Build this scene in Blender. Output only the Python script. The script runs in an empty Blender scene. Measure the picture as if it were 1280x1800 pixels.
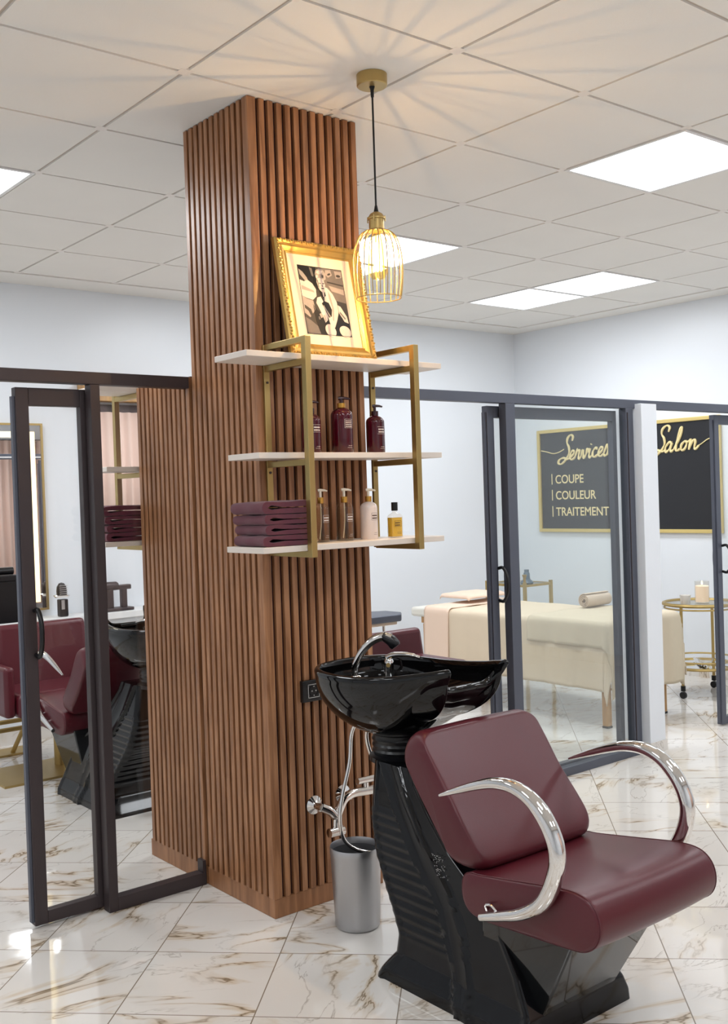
import bpy, bmesh, math, random
from mathutils import Vector, Matrix
random.seed(7)
S = bpy.context.scene
COL = S.collection
PI = math.pi

# ------------------------------------------------------------------ camera
cam_data = bpy.data.cameras.new('camera'); cam = bpy.data.objects.new('camera', cam_data); COL.objects.link(cam)
cam_data.sensor_fit = 'VERTICAL'; cam_data.sensor_height = 36; cam_data.lens = 36*1831.42/1800
cam_data.clip_start = 0.05
r_ = Vector((0.77667934, -0.62901622, -0.03328368)); u_ = Vector((0.03617111, -0.00821509, 0.99931184)); w_ = Vector((0.62885679, 0.77734877, -0.01637172))
M = Matrix((r_, u_, -w_)).transposed().to_4x4(); M.translation = Vector((-1.91628797, -2.91467457, 1.41537917))
cam.matrix_world = M
S.camera = cam
# ------------------------------------------------------------------ world, exposure
W = bpy.data.worlds.new('world'); S.world = W; W.use_nodes = True
W.node_tree.nodes['Background'].inputs[0].default_value = (0.8, 0.87, 1, 1); W.node_tree.nodes['Background'].inputs[1].default_value = 0.25
S.view_settings.view_transform = 'Standard'; S.view_settings.look = 'None'; S.view_settings.gamma = 1; S.view_settings.use_curve_mapping = False
S.view_settings.exposure = 0.93
PANEL = 2.6        # glow of the ceiling diffusers
PANEL_W = 5.2      # watts each ceiling light sends down
BULB = 13.5         # watts of the pendant bulb
H = 2.756; GX, GY, T = -0.2556, -0.0424, 0.6
XL, XR, YF, YB = -4.2, 4.78, -5.0, 3.24
CW, CD = 0.4815, 0.4452

# ------------------------------------------------------------------ materials
def lin(c):
    return tuple((v/12.92 if v <= .04045 else ((v+.055)/1.055)**2.4) for v in c)
def mat(name, c, rough=.5, metal=0, spec=.5, coat=0, emis=None, estr=0, bump=0, bscale=200, var=0, vscale=8, trans=0, ior=1.45, sheen=0, aniso=None):
    m = bpy.data.materials.new(name); m.use_nodes = True; nt = m.node_tree; b = nt.nodes['Principled BSDF']
    c = lin(c)
    b.inputs['Base Color'].default_value = (*c, 1); b.inputs['Roughness'].default_value = rough; b.inputs['Metallic'].default_value = metal
    b.inputs['Specular IOR Level'].default_value = spec; b.inputs['Coat Weight'].default_value = coat; b.inputs['Coat Roughness'].default_value = .04
    b.inputs['Transmission Weight'].default_value = trans; b.inputs['IOR'].default_value = ior; b.inputs['Sheen Weight'].default_value = sheen
    if emis: b.inputs['Emission Color'].default_value = (*lin(emis), 1); b.inputs['Emission Strength'].default_value = estr
    tc = nt.nodes.new('ShaderNodeTexCoord')
    if bump:
        n = nt.nodes.new('ShaderNodeTexNoise'); n.inputs['Scale'].default_value = bscale; n.inputs['Detail'].default_value = 3
        nt.links.new(tc.outputs['Object'], n.inputs['Vector'])
        bp = nt.nodes.new('ShaderNodeBump'); bp.inputs['Strength'].default_value = bump; bp.inputs['Distance'].default_value = .002
        nt.links.new(n.outputs['Fac'], bp.inputs['Height']); nt.links.new(bp.outputs['Normal'], b.inputs['Normal'])
    n2 = nt.nodes.new('ShaderNodeTexNoise'); n2.inputs['Scale'].default_value = vscale; n2.inputs['Detail'].default_value = 4
    nt.links.new(tc.outputs['Object'], n2.inputs['Vector'])
    if var:
        mx = nt.nodes.new('ShaderNodeMix'); mx.data_type = 'RGBA'
        mx.inputs[6].default_value = (*[v*(1-var) for v in c], 1); mx.inputs[7].default_value = (*[min(1, v*(1+var)) for v in c], 1)
        nt.links.new(n2.outputs['Fac'], mx.inputs[0]); nt.links.new(mx.outputs[2], b.inputs['Base Color'])
    else:
        mr = nt.nodes.new('ShaderNodeMapRange'); mr.inputs[3].default_value = max(0, rough*.9); mr.inputs[4].default_value = min(1, rough*1.1)
        nt.links.new(n2.outputs['Fac'], mr.inputs[0]); nt.links.new(mr.outputs[0], b.inputs['Roughness'])
    return m
def glass(name, tint=(.95, .98, .97), refl=1.0):
    m = bpy.data.materials.new(name); m.use_nodes = True; nt = m.node_tree; nt.nodes.clear()
    o = nt.nodes.new('ShaderNodeOutputMaterial'); mx = nt.nodes.new('ShaderNodeMixShader')
    t = nt.nodes.new('ShaderNodeBsdfTransparent'); t.inputs[0].default_value = (*tint, 1)
    g = nt.nodes.new('ShaderNodeBsdfGlossy'); g.inputs['Roughness'].default_value = .0
    f = nt.nodes.new('ShaderNodeFresnel')
    gm = nt.nodes.new('ShaderNodeNewGeometry'); io = nt.nodes.new('ShaderNodeMapRange'); io.inputs[3].default_value = 1.45; io.inputs[4].default_value = 1/1.45
    nt.links.new(gm.outputs['Backfacing'], io.inputs[0]); nt.links.new(io.outputs[0], f.inputs[0])
    k = nt.nodes.new('ShaderNodeMath'); k.operation = 'MULTIPLY'; k.inputs[1].default_value = refl
    nt.links.new(f.outputs[0], k.inputs[0]); nt.links.new(k.outputs[0], mx.inputs[0])
    nt.links.new(t.outputs[0], mx.inputs[1]); nt.links.new(g.outputs[0], mx.inputs[2]); nt.links.new(mx.outputs[0], o.inputs[0])
    return m
def wood(name, c1, c2, rough=.4):
    m = bpy.data.materials.new(name); m.use_nodes = True; nt = m.node_tree; b = nt.nodes['Principled BSDF']
    tc = nt.nodes.new('ShaderNodeTexCoord'); mp = nt.nodes.new('ShaderNodeMapping'); mp.inputs['Scale'].default_value = (14, 14, 1.3)
    n = nt.nodes.new('ShaderNodeTexNoise'); n.inputs['Scale'].default_value = 3.2; n.inputs['Detail'].default_value = 6; n.inputs['Distortion'].default_value = .6
    cr = nt.nodes.new('ShaderNodeValToRGB'); cr.color_ramp.elements[0].position = .36; cr.color_ramp.elements[1].position = .66
    cr.color_ramp.elements[0].color = (*lin(c1), 1); cr.color_ramp.elements[1].color = (*lin(c2), 1)
    mp2 = nt.nodes.new('ShaderNodeMapping'); mp2.inputs['Scale'].default_value = (120, 120, 4)
    n2 = nt.nodes.new('ShaderNodeTexNoise'); n2.inputs['Scale'].default_value = 2; n2.inputs['Detail'].default_value = 3
    bp = nt.nodes.new('ShaderNodeBump'); bp.inputs['Strength'].default_value = .15; bp.inputs['Distance'].default_value = .001
    L = nt.links.new
    L(tc.outputs['Object'], mp.inputs[0]); L(mp.outputs[0], n.inputs['Vector']); L(n.outputs['Fac'], cr.inputs[0]); L(cr.outputs[0], b.inputs['Base Color'])
    L(tc.outputs['Object'], mp2.inputs[0]); L(mp2.outputs[0], n2.inputs['Vector']); L(n2.outputs['Fac'], bp.inputs['Height']); L(bp.outputs[0], b.inputs['Normal'])
    b.inputs['Roughness'].default_value = rough
    return m
def marble(name, tiles=True):
    m = bpy.data.materials.new(name); m.use_nodes = True; nt = m.node_tree; b = nt.nodes['Principled BSDF']; L = nt.links.new
    N = nt.nodes.new
    def math_(op, a, c=None, d=None):
        k = N('ShaderNodeMath'); k.operation = op
        for i, v in enumerate((a, c, d)):
            if v is None: continue
            if isinstance(v, (int, float)): k.inputs[i].default_value = v
            else: L(v, k.inputs[i])
        return k.outputs[0]
    tc = N('ShaderNodeTexCoord'); sp = N('ShaderNodeSeparateXYZ'); L(tc.outputs['Object'], sp.inputs[0])
    q = math.sqrt(.5)
    u = math_('MULTIPLY', math_('ADD', sp.outputs[0], sp.outputs[1]), q); v = math_('MULTIPLY', math_('SUBTRACT', sp.outputs[0], sp.outputs[1]), q)
    P = .3925
    un = math_('DIVIDE', math_('ADD', u, .250+P*40), P); vn = math_('DIVIDE', math_('ADD', v, -.064+P*40), P)
    fu = math_('FRACT', un); fv = math_('FRACT', vn)
    cu = math_('FLOOR', un); cv = math_('FLOOR', vn)
    cc = N('ShaderNodeCombineXYZ'); L(cu, cc.inputs[0]); L(cv, cc.inputs[1])
    wn = N('ShaderNodeTexWhiteNoise'); wn.noise_dimensions = '3D'; L(cc.outputs[0], wn.inputs['Vector'])
    off = N('ShaderNodeVectorMath'); off.operation = 'SCALE'; off.inputs[3].default_value = 23; L(wn.outputs['Color'], off.inputs[0])
    rot = N('ShaderNodeVectorRotate'); rot.rotation_type = 'Z_AXIS'; L(tc.outputs['Object'], rot.inputs['Vector'])
    L(math_('MULTIPLY', math_('SUBTRACT', wn.outputs['Value'], .5), 1.5), rot.inputs['Angle'])
    ad = N('ShaderNodeVectorMath'); L(rot.outputs[0], ad.inputs[0]); L(off.outputs[0], ad.inputs[1])
    def veins(scale, width, stretch, dist, ang=0):
        mp = N('ShaderNodeMapping'); mp.inputs['Scale'].default_value = stretch; mp.inputs['Rotation'].default_value = (0, 0, ang); L(ad.outputs[0], mp.inputs[0])
        n = N('ShaderNodeTexNoise'); n.inputs['Scale'].default_value = scale; n.inputs['Detail'].default_value = 5; n.inputs['Roughness'].default_value = .55; n.inputs['Distortion'].default_value = dist
        L(mp.outputs[0], n.inputs['Vector'])
        a = math_('ABSOLUTE', math_('SUBTRACT', n.outputs['Fac'], .5))
        mr = N('ShaderNodeMapRange'); mr.inputs[1].default_value = 0; mr.inputs[2].default_value = width; mr.inputs[3].default_value = 1; mr.inputs[4].default_value = 0; L(a, mr.inputs[0])
        return mr.outputs[0]
    msk = N('ShaderNodeTexNoise'); msk.inputs['Scale'].default_value = 3.2; msk.inputs['Detail'].default_value = 2; L(ad.outputs[0], msk.inputs['Vector'])
    mk = N('ShaderNodeMapRange'); mk.inputs[1].default_value = .46; mk.inputs[2].default_value = .62; L(msk.outputs['Fac'], mk.inputs[0])
    mk2 = N('ShaderNodeMapRange'); mk2.inputs[1].default_value = .56; mk2.inputs[2].default_value = .40; L(msk.outputs['Fac'], mk2.inputs[0])
    v1 = math_('MULTIPLY', veins(1.5, .013, (1.2, 3.4, 1), .5, .75), mk.outputs[0])
    v2 = math_('MULTIPLY', veins(2.6, .010, (1, 2.6, 1), .6, -.5), mk2.outputs[0])
    v3 = math_('MULTIPLY', veins(1.5, .05, (1.2, 3.4, 1), .5, .75), mk.outputs[0])
    def mixc(f, a, c):
        k = N('ShaderNodeMix'); k.data_type = 'RGBA'
        if isinstance(f, float): k.inputs[0].default_value = f
        else: L(f, k.inputs[0])
        if isinstance(a, tuple): k.inputs[6].default_value = (*lin(a), 1)
        else: L(a, k.inputs[6])
        if isinstance(c, tuple): k.inputs[7].default_value = (*lin(c), 1)
        else: L(c, k.inputs[7])
        return k.outputs[2]
    cl = N('ShaderNodeTexNoise'); cl.inputs['Scale'].default_value = 2.2; L(ad.outputs[0], cl.inputs['Vector'])
    base = mixc(cl.outputs['Fac'], (.83, .81, .785), (.93, .91, .885))
    c = mixc(math_('MULTIPLY', v3, .62), base, (.76, .63, .42))
    c = mixc(math_('MULTIPLY', v1, .85), c, (.40, .33, .25)); c = mixc(math_('MULTIPLY', v2, .55), c, (.55, .50, .44))
    gu = math_('MINIMUM', fu, math_('SUBTRACT', 1, fu)); gv = math_('MINIMUM', fv, math_('SUBTRACT', 1, fv))
    g = math_('LESS_THAN', math_('MINIMUM', gu, gv), .0046)
    if tiles: c = mixc(g, c, (.55, .50, .44))
    L(c, b.inputs['Base Color'])
    b.inputs['Roughness'].default_value = .06; b.inputs['Specular IOR Level'].default_value = .62
    rn = N('ShaderNodeTexNoise'); rn.inputs['Scale'].default_value = 5; L(tc.outputs['Object'], rn.inputs['Vector'])
    bp = N('ShaderNodeBump'); bp.inputs['Strength'].default_value = .06; bp.inputs['Distance'].default_value = .02; L(rn.outputs['Fac'], bp.inputs['Height']); L(bp.outputs[0], b.inputs['Normal'])
    return m

M_ = dict(
    slat=wood('slat_wood', (.54, .36, .23), (.71, .51, .36), .36), slatb=wood('groove_wood', (.17, .05, .02), (.24, .08, .04), .55),
    plinth=wood('plinth_wood', (.56, .38, .25), (.68, .48, .33), .42),
    marble=marble('floor_marble'), marble_plain=marble('skirting_marble', False),
    wall=mat('wall_paint', (.905, .922, .943), .3, spec=.4, var=.004), ceil=mat('ceiling_tile', (.94, .93, .91), .75, bump=.25, bscale=400, var=.03, vscale=3), tbar=mat('ceiling_bar', (.93, .91, .89), .5), gap=mat('ceiling_gap', (.80, .75, .70), .8),
    panel=mat('light_diffuser', (1, 1, 1), .5, emis=(.97, .985, 1), estr=PANEL), whitem=mat('white_metal', (.92, .92, .92), .35),
    fr=mat('dark_frame', (.27, .235, .24), .42, metal=.3), frb=mat('grey_frame', (.34, .355, .40), .42, metal=.3), glass=glass('pane_glass', (.992, .995, .992)), glassg=glass('green_pane_glass', (.972, .985, .98)),
    brass=mat('brushed_brass', (.70, .61, .40), .33, metal=.9), brassd=mat('satin_gold', (.72, .62, .40), .38, metal=.75), gold=mat('gilt_wood', (.78, .64, .36), .34, metal=.75, bump=.3, bscale=120), shelf=mat('shelf_board', (.90, .86, .82), .4, var=.03, vscale=20),
    chrome=mat('chrome', (.88, .87, .86), .05, metal=1), steel=mat('brushed_steel', (.72, .72, .73), .34, metal=.9), binside=mat('bin_inside', (.40, .40, .41), .5, metal=.5),
    black=mat('gloss_black', (.05, .05, .06), .11, spec=.4), ceramic=mat('black_ceramic', (.03, .03, .035), .04, spec=.45), blackm=mat('black_plastic', (.07, .07, .08), .3), blackl=mat('black_lacquer_panel', (.08, .085, .09), .06, coat=.4),
    leather=mat('burgundy_leather', (.33, .105, .14), .33, bump=.12, bscale=500, var=.05, vscale=6), piping=mat('burgundy_piping', (.33, .12, .15), .4),
    towel=mat('burgundy_towel', (.40, .15, .22), .95, bump=1, bscale=900, var=.12, vscale=60, sheen=.3), cream=mat('cream_towel', (.88, .80, .72), .95, bump=.8, bscale=700, var=.04, vscale=40, sheen=.2),
    sheet=mat('beige_sheet', (.88, .815, .72), .9, bump=.4, bscale=500, var=.03, vscale=10), blanket=mat('beige_blanket', (.87, .815, .72), .95, bump=.7, bscale=600, var=.04, vscale=20), peach=mat('peach_cloth', (.93, .83, .75), .9, bump=.4, bscale=500), vinyl=mat('cream_vinyl', (.90, .89, .85), .4),
    lightwood=wood('light_wood', (.70, .53, .33), (.80, .63, .42), .45),
    wine=mat('wine_plastic', (.26, .02, .09), .10, coat=.3), winecap=mat('wine_cap', (.20, .03, .07), .15, coat=.5), pump=mat('cream_pump', (.93, .88, .80), .35), lotion=mat('lotion_white', (.92, .86, .83), .2, coat=.4),
    goldcol=mat('gold_collar', (.82, .62, .30), .22, metal=.9), clear=glass('clear_plastic', (.96, .94, .91), .9), clearl=glass('clear_shampoo', (.90, .85, .76), .8), amber=mat('amber_liquid', (.93, .76, .28), .08, coat=.5), white=mat('white_print', (.92, .88, .86), .6), darkp=mat('brown_print', (.30, .20, .15), .6),
    blackpaint=mat('board_black', (.13, .135, .15), .35), signgold=mat('sign_gold', (.86, .77, .50), .35, metal=.35), signlet=mat('sign_letters', (.93, .86, .64), .5),
    mirror=mat('mirror_silver', (.92, .92, .92), .015, metal=1), led=mat('led_strip', (1, .93, .75), .5, emis=(1, .90, .66), estr=.80),
    curtain=mat('pink_curtain', (.93, .82, .77), .85, var=.05, vscale=3), socket=mat('socket_black', (.08, .08, .09), .25), silver=mat('silver_line', (.80, .80, .80), .3, metal=.8),
    bulbg=glass('amber_bulb_glass', (1, .86, .55), .9), fil=mat('filament', (1, .8, .5), .5, emis=(1, .78, .42), estr=16), cord=mat('black_cord', (.03, .03, .03), .5),
    wax=mat('candle_wax', (.97, .92, .86), .5, emis=(1, .82, .62), estr=.12), flame=mat('candle_flame', (1, .8, .5), .5, emis=(1, .85, .55), estr=14), jar=glass('candle_glass', (.97, .96, .94)),
    mat_board=mat('mat_board', (.93, .87, .80), .8), slateblue=mat('slate_blue', (.35, .42, .48), .3), pane_table=glass('table_glass', (.93, .96, .95)),
)
for i, g in enumerate((.08, .22, .42, .62, .80)): M_['ph%d' % i] = mat('photo_grey_%s' % 'abcde'[i], (g, g*.96, g*.96), .35, var=.12, vscale=60)

# ------------------------------------------------------------------ mesh helpers
WORLD = {}      # world position of each thing's origin; parts are modelled round it
class MB:
    def __init__(s): s.v = []; s.f = []; s.mi = []; s.cur = 0
    def add(s, vs, fs):
        o = len(s.v); s.v += [tuple(v) for v in vs]; s.f += [[i+o for i in f] for f in fs]; s.mi += [s.cur]*len(fs); return s
    def box(s, x0, x1, y0, y1, z0, z1):
        x0, x1 = sorted((x0, x1)); y0, y1 = sorted((y0, y1)); z0, z1 = sorted((z0, z1))
        v = [(x, y, z) for z in (z0, z1) for y in (y0, y1) for x in (x0, x1)]
        return s.add(v, [(0, 2, 3, 1), (4, 5, 7, 6), (0, 1, 5, 4), (2, 6, 7, 3), (0, 4, 6, 2), (1, 3, 7, 5)])
    def prism(s, poly, axis, a, b):          # poly in the two other axes
        n = len(poly)
        def P(p, t): return {0: (t, p[0], p[1]), 1: (p[0], t, p[1]), 2: (p[0], p[1], t)}[axis]
        v = [P(p, a) for p in poly]+[P(p, b) for p in poly]
        f = [tuple(range(n)), tuple(range(2*n-1, n-1, -1))]+[(i, i+n, (i+1) % n+n, (i+1) % n) for i in range(n)]
        return s.add(v, f)
    def grid(s, rows, cu=False, cv=False):   # rows of points
        n = len(rows[0]); m = len(rows); v = [p for r in rows for p in r]; f = []
        for j in range(m if cv else m-1):
            for i in range(n if cu else n-1):
                a = j*n+i; b = j*n+(i+1) % n; c = ((j+1) % m)*n+(i+1) % n; d = ((j+1) % m)*n+i; f.append((a, b, c, d))
        return s.add(v, f)
    def tube(s, pts, r, n=10, closed=False, caps=True):
        pts = [Vector(p) for p in pts]; m = len(pts); R = r if isinstance(r, (list, tuple)) else [r]*m; rows = []
        t0 = (pts[1]-pts[0]).normalized(); up = Vector((0, 0, 1)) if abs(t0.z) < .9 else Vector((0, 1, 0)); nn = (up-t0*up.dot(t0)).normalized()
        for i in range(m):
            a = pts[i-1] if (i or closed) else pts[i]; b = pts[(i+1) % m] if (i < m-1 or closed) else pts[i]
            t = (b-a).normalized(); nn = (nn-t*nn.dot(t)).normalized(); bb = t.cross(nn)
            rows.append([tuple(pts[i]+(nn*math.cos(2*PI*k/n)+bb*math.sin(2*PI*k/n))*R[i]) for k in range(n)])
        o = len(s.v); s.grid(rows, cu=True, cv=closed)
        if caps and not closed: s.f += [[o+k for k in range(n)][::-1], [o+(m-1)*n+k for k in range(n)]]; s.mi += [s.cur]*2
        return s
    def lathe(s, prof, c=(0, 0, 0), n=28, sx=1, sy=1, rot=0):   # prof [(r,z)...]
        rows = []
        for r, z in prof:
            row = []
            for k in range(n):
                a = 2*PI*k/n; x = r*math.cos(a)*sx; y = r*math.sin(a)*sy
                row.append((c[0]+x*math.cos(rot)-y*math.sin(rot), c[1]+x*math.sin(rot)+y*math.cos(rot), c[2]+z))
            rows.append(row)
        return s.grid(rows, cu=True)
    def cyl(s, c, r, z0, z1, n=24): return s.lathe([(0.0001, z0), (r, z0), (r, z1), (0.0001, z1)], (c[0], c[1], 0), n)
    def build(s, name, m, parent=None, smooth=False, bevel=0, seg=2, angle=None):
        off = WORLD.get(parent.name, Vector((0, 0, 0))) if parent else Vector((0, 0, 0))
        me = bpy.data.meshes.new(name); me.from_pydata([tuple(Vector(v)-off) for v in s.v], [], s.f)
        ms = m if isinstance(m, (list, tuple)) else [m]
        for x in ms: me.materials.append(x)
        if len(ms) > 1:
            for p, k in zip(me.polygons, s.mi): p.material_index = k
        bm = bmesh.new(); bm.from_mesh(me); bmesh.ops.recalc_face_normals(bm, faces=bm.faces); bm.to_mesh(me); bm.free()
        if smooth:
            for p in me.polygons: p.use_smooth = True
            try: me.set_sharp_from_angle(angle=math.radians(angle or 40))
            except Exception: pass
        o = bpy.data.objects.new(name, me); COL.objects.link(o)
        if bevel:
            bv = o.modifiers.new('bevel', 'BEVEL'); bv.width = bevel; bv.segments = seg; bv.limit_method = 'ANGLE'; bv.angle_limit = math.radians(40)
            bv.harden_normals = False
        if parent: o.parent = parent; WORLD[o.name] = off
        return o
def spline(pts, n=8, closed=False):
    P = [Vector(p) for p in pts]; out = []; m = len(P)
    for i in range(m if closed else m-1):
        p1 = P[i]; p2 = P[(i+1) % m]; p0 = P[i-1] if (i or closed) else p1*2-p2; p3 = P[(i+2) % m] if (closed or i < m-2) else p2*2-p1
        for k in range(n):
            t = k/n; out.append(.5*((2*p1)+(p2-p0)*t+(2*p0-5*p1+4*p2-p3)*t*t+(-p0+3*p1-3*p2+p3)*t**3))
    if not closed: out.append(P[-1])
    return out
def lerp(x, xs, ys):
    if x <= xs[0]: return ys[0]
    for a, b, c, d in zip(xs, xs[1:], ys, ys[1:]):
        if x <= b: return c+(d-c)*(x-a)/(b-a)
    return ys[-1]
def tag(o, label=None, cat=None, group=None, kind=None):
    if label: o['label'] = label
    if cat: o['category'] = cat
    if group: o['group'] = group
    if kind: o['kind'] = kind
    return o
def thing(name, label, cat, loc=(0, 0, 0), group=None, kind=None):
    o = bpy.data.objects.new(name, None); COL.objects.link(o); o.location = loc; o.empty_display_size = .05; WORLD[o.name] = Vector(loc)
    return tag(o, label, cat, group, kind)
def copy_tree(o, parent=None, skip=()):
    c = o.copy(); COL.objects.link(c)
    if parent: c.parent = parent
    for ch in list(o.children):
        if ch.name.split('.')[0] not in skip: copy_tree(ch, c, skip)
    return c
def rbox(x0, x1, y0, y1, z0, z1): return MB().box(x0, x1, y0, y1, z0, z1)

# ------------------------------------------------------------------ the room
tag(rbox(XL, XR, YF, YB, -.05, 0).build('floor', M_['marble']), 'white marble tile floor laid diagonally with brown veins', kind='structure')
tag(rbox(XL-.1, XR+.1, YB, YB+.1, 0, H+.1).build('wall_back', M_['wall']), kind='structure')
tag(rbox(XR, XR+.1, YF, YB, 0, H+.1).build('wall_right', M_['wall']), kind='structure')
tag(rbox(XL-.1, XL, YF, YB, 0, H+.1).build('wall_left', M_['wall']), kind='structure')
fw = MB(); fw.box(XL-.1, 1.2, YF-.1, YF, 0, H+.1); fw.box(4.4, XR+.1, YF-.1, YF, 0, H+.1); fw.box(1.2, 4.4, YF-.1, YF, 2.35, H+.1); fw.box(1.2, 4.4, YF-.1, YF, 0, .25)
tag(fw.build('wall_front', M_['wall']), kind='structure')
tag(rbox(XL, XR, YB-.012, YB, 0, .085).build('baseboard_back', M_['marble_plain']), kind='structure')
tag(rbox(XR-.012, XR, YF, YB-.012, 0, .085).build('baseboard_right', M_['marble_plain']), kind='structure')
# ceiling: tegular tiles hanging between a white grid
lights = {(3, -1), (3, 2), (3, 3), (-1, 3), (6, 2), (6, 3), (-1, 2), (-1, -4), (3, -4), (-4, -1), (-4, 2), (-4, -4), (3, -7), (-1, -7), (6, -4), (6, -1)}  # those without a LAB entry are unseen, added for more light
cb = MB(); g = .0065
i0, i1, j0, j1 = -6, 7, -8, 4
cb.cur = 0; cb.box(XL-.1, XR+.1, YF-.1, YB+.1, H+.0045, H+.1)
for i in range(i0, i1+1):
    for j in range(j0, j1+1):
        x0 = max(XL, GX+i*T); x1 = min(XR, GX+(i+1)*T); y0 = max(YF, GY+j*T); y1 = min(YB, GY+(j+1)*T)
        if x1-x0 < .03 or y1-y0 < .03 or (i, j) in lights: continue
        cb.cur = 1; cb.box(x0+g, x1-g, y0+g, y1-g, H-.002, H+.005)
cb.cur = 2
for i in range(i0, i1+2):
    for j in range(j0, j1+2):
        x = GX+i*T; y = GY+j*T
        if XL < x < XR and YF < y < YB: cb.box(x-.022, x+.022, y-.022, y+.022, H-.0025, H+.005)
tag(cb.build('ceiling', [M_['gap'], M_['ceil'], M_['tbar']]), 'suspended ceiling of square off-white tiles', kind='structure')
# plain border strip along the back and right walls
bs = MB(); bs.box(XL, XR, GY+5*T+.01, YB, H-.006, H+.004); bs.box(GX+8*T+.01, XR, YF, GY+5*T+.01, H-.006, H+.004)
tag(bs.build('trim_1', M_['ceil']), kind='structure')

LAB = {(3, -1): 'large bright square ceiling light nearest the upper right of the room', (3, 2): 'bright square ceiling light just behind the wire cage pendant',
       (6, 2): 'right one of two touching square ceiling lights toward the far right wall', (6, 3): 'left one of two touching square ceiling lights toward the far corner', (-1, 2): 'bright square ceiling light cut off by the left edge, left of the slatted column'}
proto = None
def ceiling_light(x, y):
    t = thing('ceiling_light', '', 'ceiling light', (x, y, H-.004)); h = T/2
    f = MB()
    for a in (-1, 1):
        f.box(x+a*(h-.02), x+a*(h-.004), y-h+.004, y+h-.004, H-.006, H+.004); f.box(x-h+.02, x+h-.02, y+a*(h-.02), y+a*(h-.004), H-.006, H+.004)
    f.build('frame', M_['whitem'], t)
    rbox(x-h+.02, x+h-.02, y-h+.02, y+h-.02, H-.002, H+.004).build('diffuser', M_['panel'], t)
    ld = bpy.data.lights.new('panel_light', 'AREA'); ld.energy = PANEL_W; ld.color = (.915, .955, 1); ld.size = .54
    lo = bpy.data.objects.new('panel_light', ld); COL.objects.link(lo); lo.location = (0, 0, -.002); lo.parent = t
    return t
for (i, j) in sorted(lights, key=lambda k: k not in LAB):
    x = GX+(i+.5)*T; y = GY+(j+.5)*T
    if proto is None: o = proto = ceiling_light(x, y)
    else: o = copy_tree(proto); o.location = (x, y, H-.004)
    if (i, j) in LAB: tag(o, LAB[(i, j)], 'ceiling light', 'square ceiling lights')
    else: tag(o, 'square ceiling light out of view, added to brighten the salon', 'ceiling light', 'added ceiling lights out of view')

# front shop window with curtains behind the viewer (seen in the mirror)
fb = MB()
for a in (1.2, 2.25, 3.30, 4.34): fb.box(a, a+.06, YF-.06, YF+.0, .25, 2.35)
fb.box(1.2, 4.4, YF-.07, YF+.01, 1.72, 1.80); fb.box(1.2, 4.4, YF-.06, YF, 2.29, 2.35); fb.box(1.2, 4.4, YF-.06, YF, .25, .31)
wf = tag(fb.build('window_1', M_['fr']), kind='structure')
rbox(1.26, 4.34, YF-.04, YF-.03, .3, 2.3).build('pane', M_['glass'], wf)
def curtain(x0, x1, y, z0, z1, amp, pitch, label, name='curtain'):
    rows = []
    n = int((x1-x0)/pitch*8)
    for z in (z0, (z0+z1)/2, z1):
        rows.append([(x0+(x1-x0)*k/n, y+amp*math.sin(2*PI*k/8+.6*math.sin(k*.23)+z*.3)*(1+.3*math.sin(k*.7)), z) for k in range(n+1)])
    o = MB().grid(rows).build(name, M_['curtain'], smooth=True); so = o.modifiers.new('solid', 'SOLIDIFY'); so.thickness = .004
    return tag(o, label, 'curtain')
curtain(1.25, 4.35, YF+.10, .05, 2.33, .03, .12, 'long pale pink curtain across the front window, reflected in the lit mirror')
# added window, curtain and pelmet imitating the front window reflected in the glass
w2 = MB(); w2.box(.85, 1.62, YB-.02, YB, 1.98, 2.04); w2.box(.85, .89, YB-.02, YB, 1.24, 2.0); w2.box(1.58, 1.62, YB-.02, YB, 1.24, 2.0)
tag(w2.build('reflected_window', M_['fr']), kind='structure')
curtain(.86, 1.60, YB-.045, 1.22, 1.99, .012, .07, 'pale pink curtain added on the back wall, imitating the reflected front curtain')
tag(rbox(.80, 1.66, YB-.09, YB, 2.055, 2.17).build('pelmet', M_['lightwood'], bevel=.004), 'pale wooden pelmet added above the small curtain, part of the imitated reflection', 'pelmet')

# ------------------------------------------------------------------ slatted column
def slatted(x0, x1, y0, y1, z1, faces, parent, near_trim=True, far_only=None):
    core = rbox(x0+.014, x1-.014, y0+.014, y1-.014, .062, z1); core.build('backing_panel', M_['slatb'], parent)
    s = MB(); zb = .066; zt = z1-.004
    w = .0215; pitch = .0357
    if 'front' in faces or 'back' in faces:
        for face, y in (('front', y0), ('back', y1)):
            if face not in faces: continue
            x = x0+.047
            while x+w < x1+.002:
                s.box(x, x+w, y, y+.016 if face == 'front' else y-.016, zb, zt); x += pitch
    if 'left' in faces or 'right' in faces:
        for face, xx in (('left', x0), ('right', x1)):
            if face not in faces: continue
            y = y0+(.047 if 'front' in faces else .006)
            while y+w < y1+.002:
                s.box(xx, xx+.016 if face == 'left' else xx-.016, y, y+w, zb, zt); y += pitch
    s.build('slats', M_['slat'], parent, bevel=.0012, seg=1)
    if near_trim:
        rbox(x0, x0+.034, y0, y0+.034, zb, zt).build('corner_trim', M_['slat'], parent, bevel=.002)
    rbox(x0+.004, x1-.004, y0+.004, y1-.004, 0, .0655).build('plinth', M_['plinth'], parent, bevel=.002)
colm = thing('slatted_column', 'tall square column clad in vertical brown wooden slats, carrying the brass shelf', 'column', (CW/2, CD/2, 0))
slatted(0, CW, 0, CD, H, ('front', 'left', 'right'), colm)
blk = thing('column_reflection', 'lower slatted wooden block added behind the glass as mirror image of the column', 'partition', (CW/2, .69, 0))  # solid stand-in for the column's reflection in the glass
slatted(0, CW, CD+.001, 2*CD, 1.872, ('left', 'right', 'back'), blk, near_trim=False)

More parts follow.
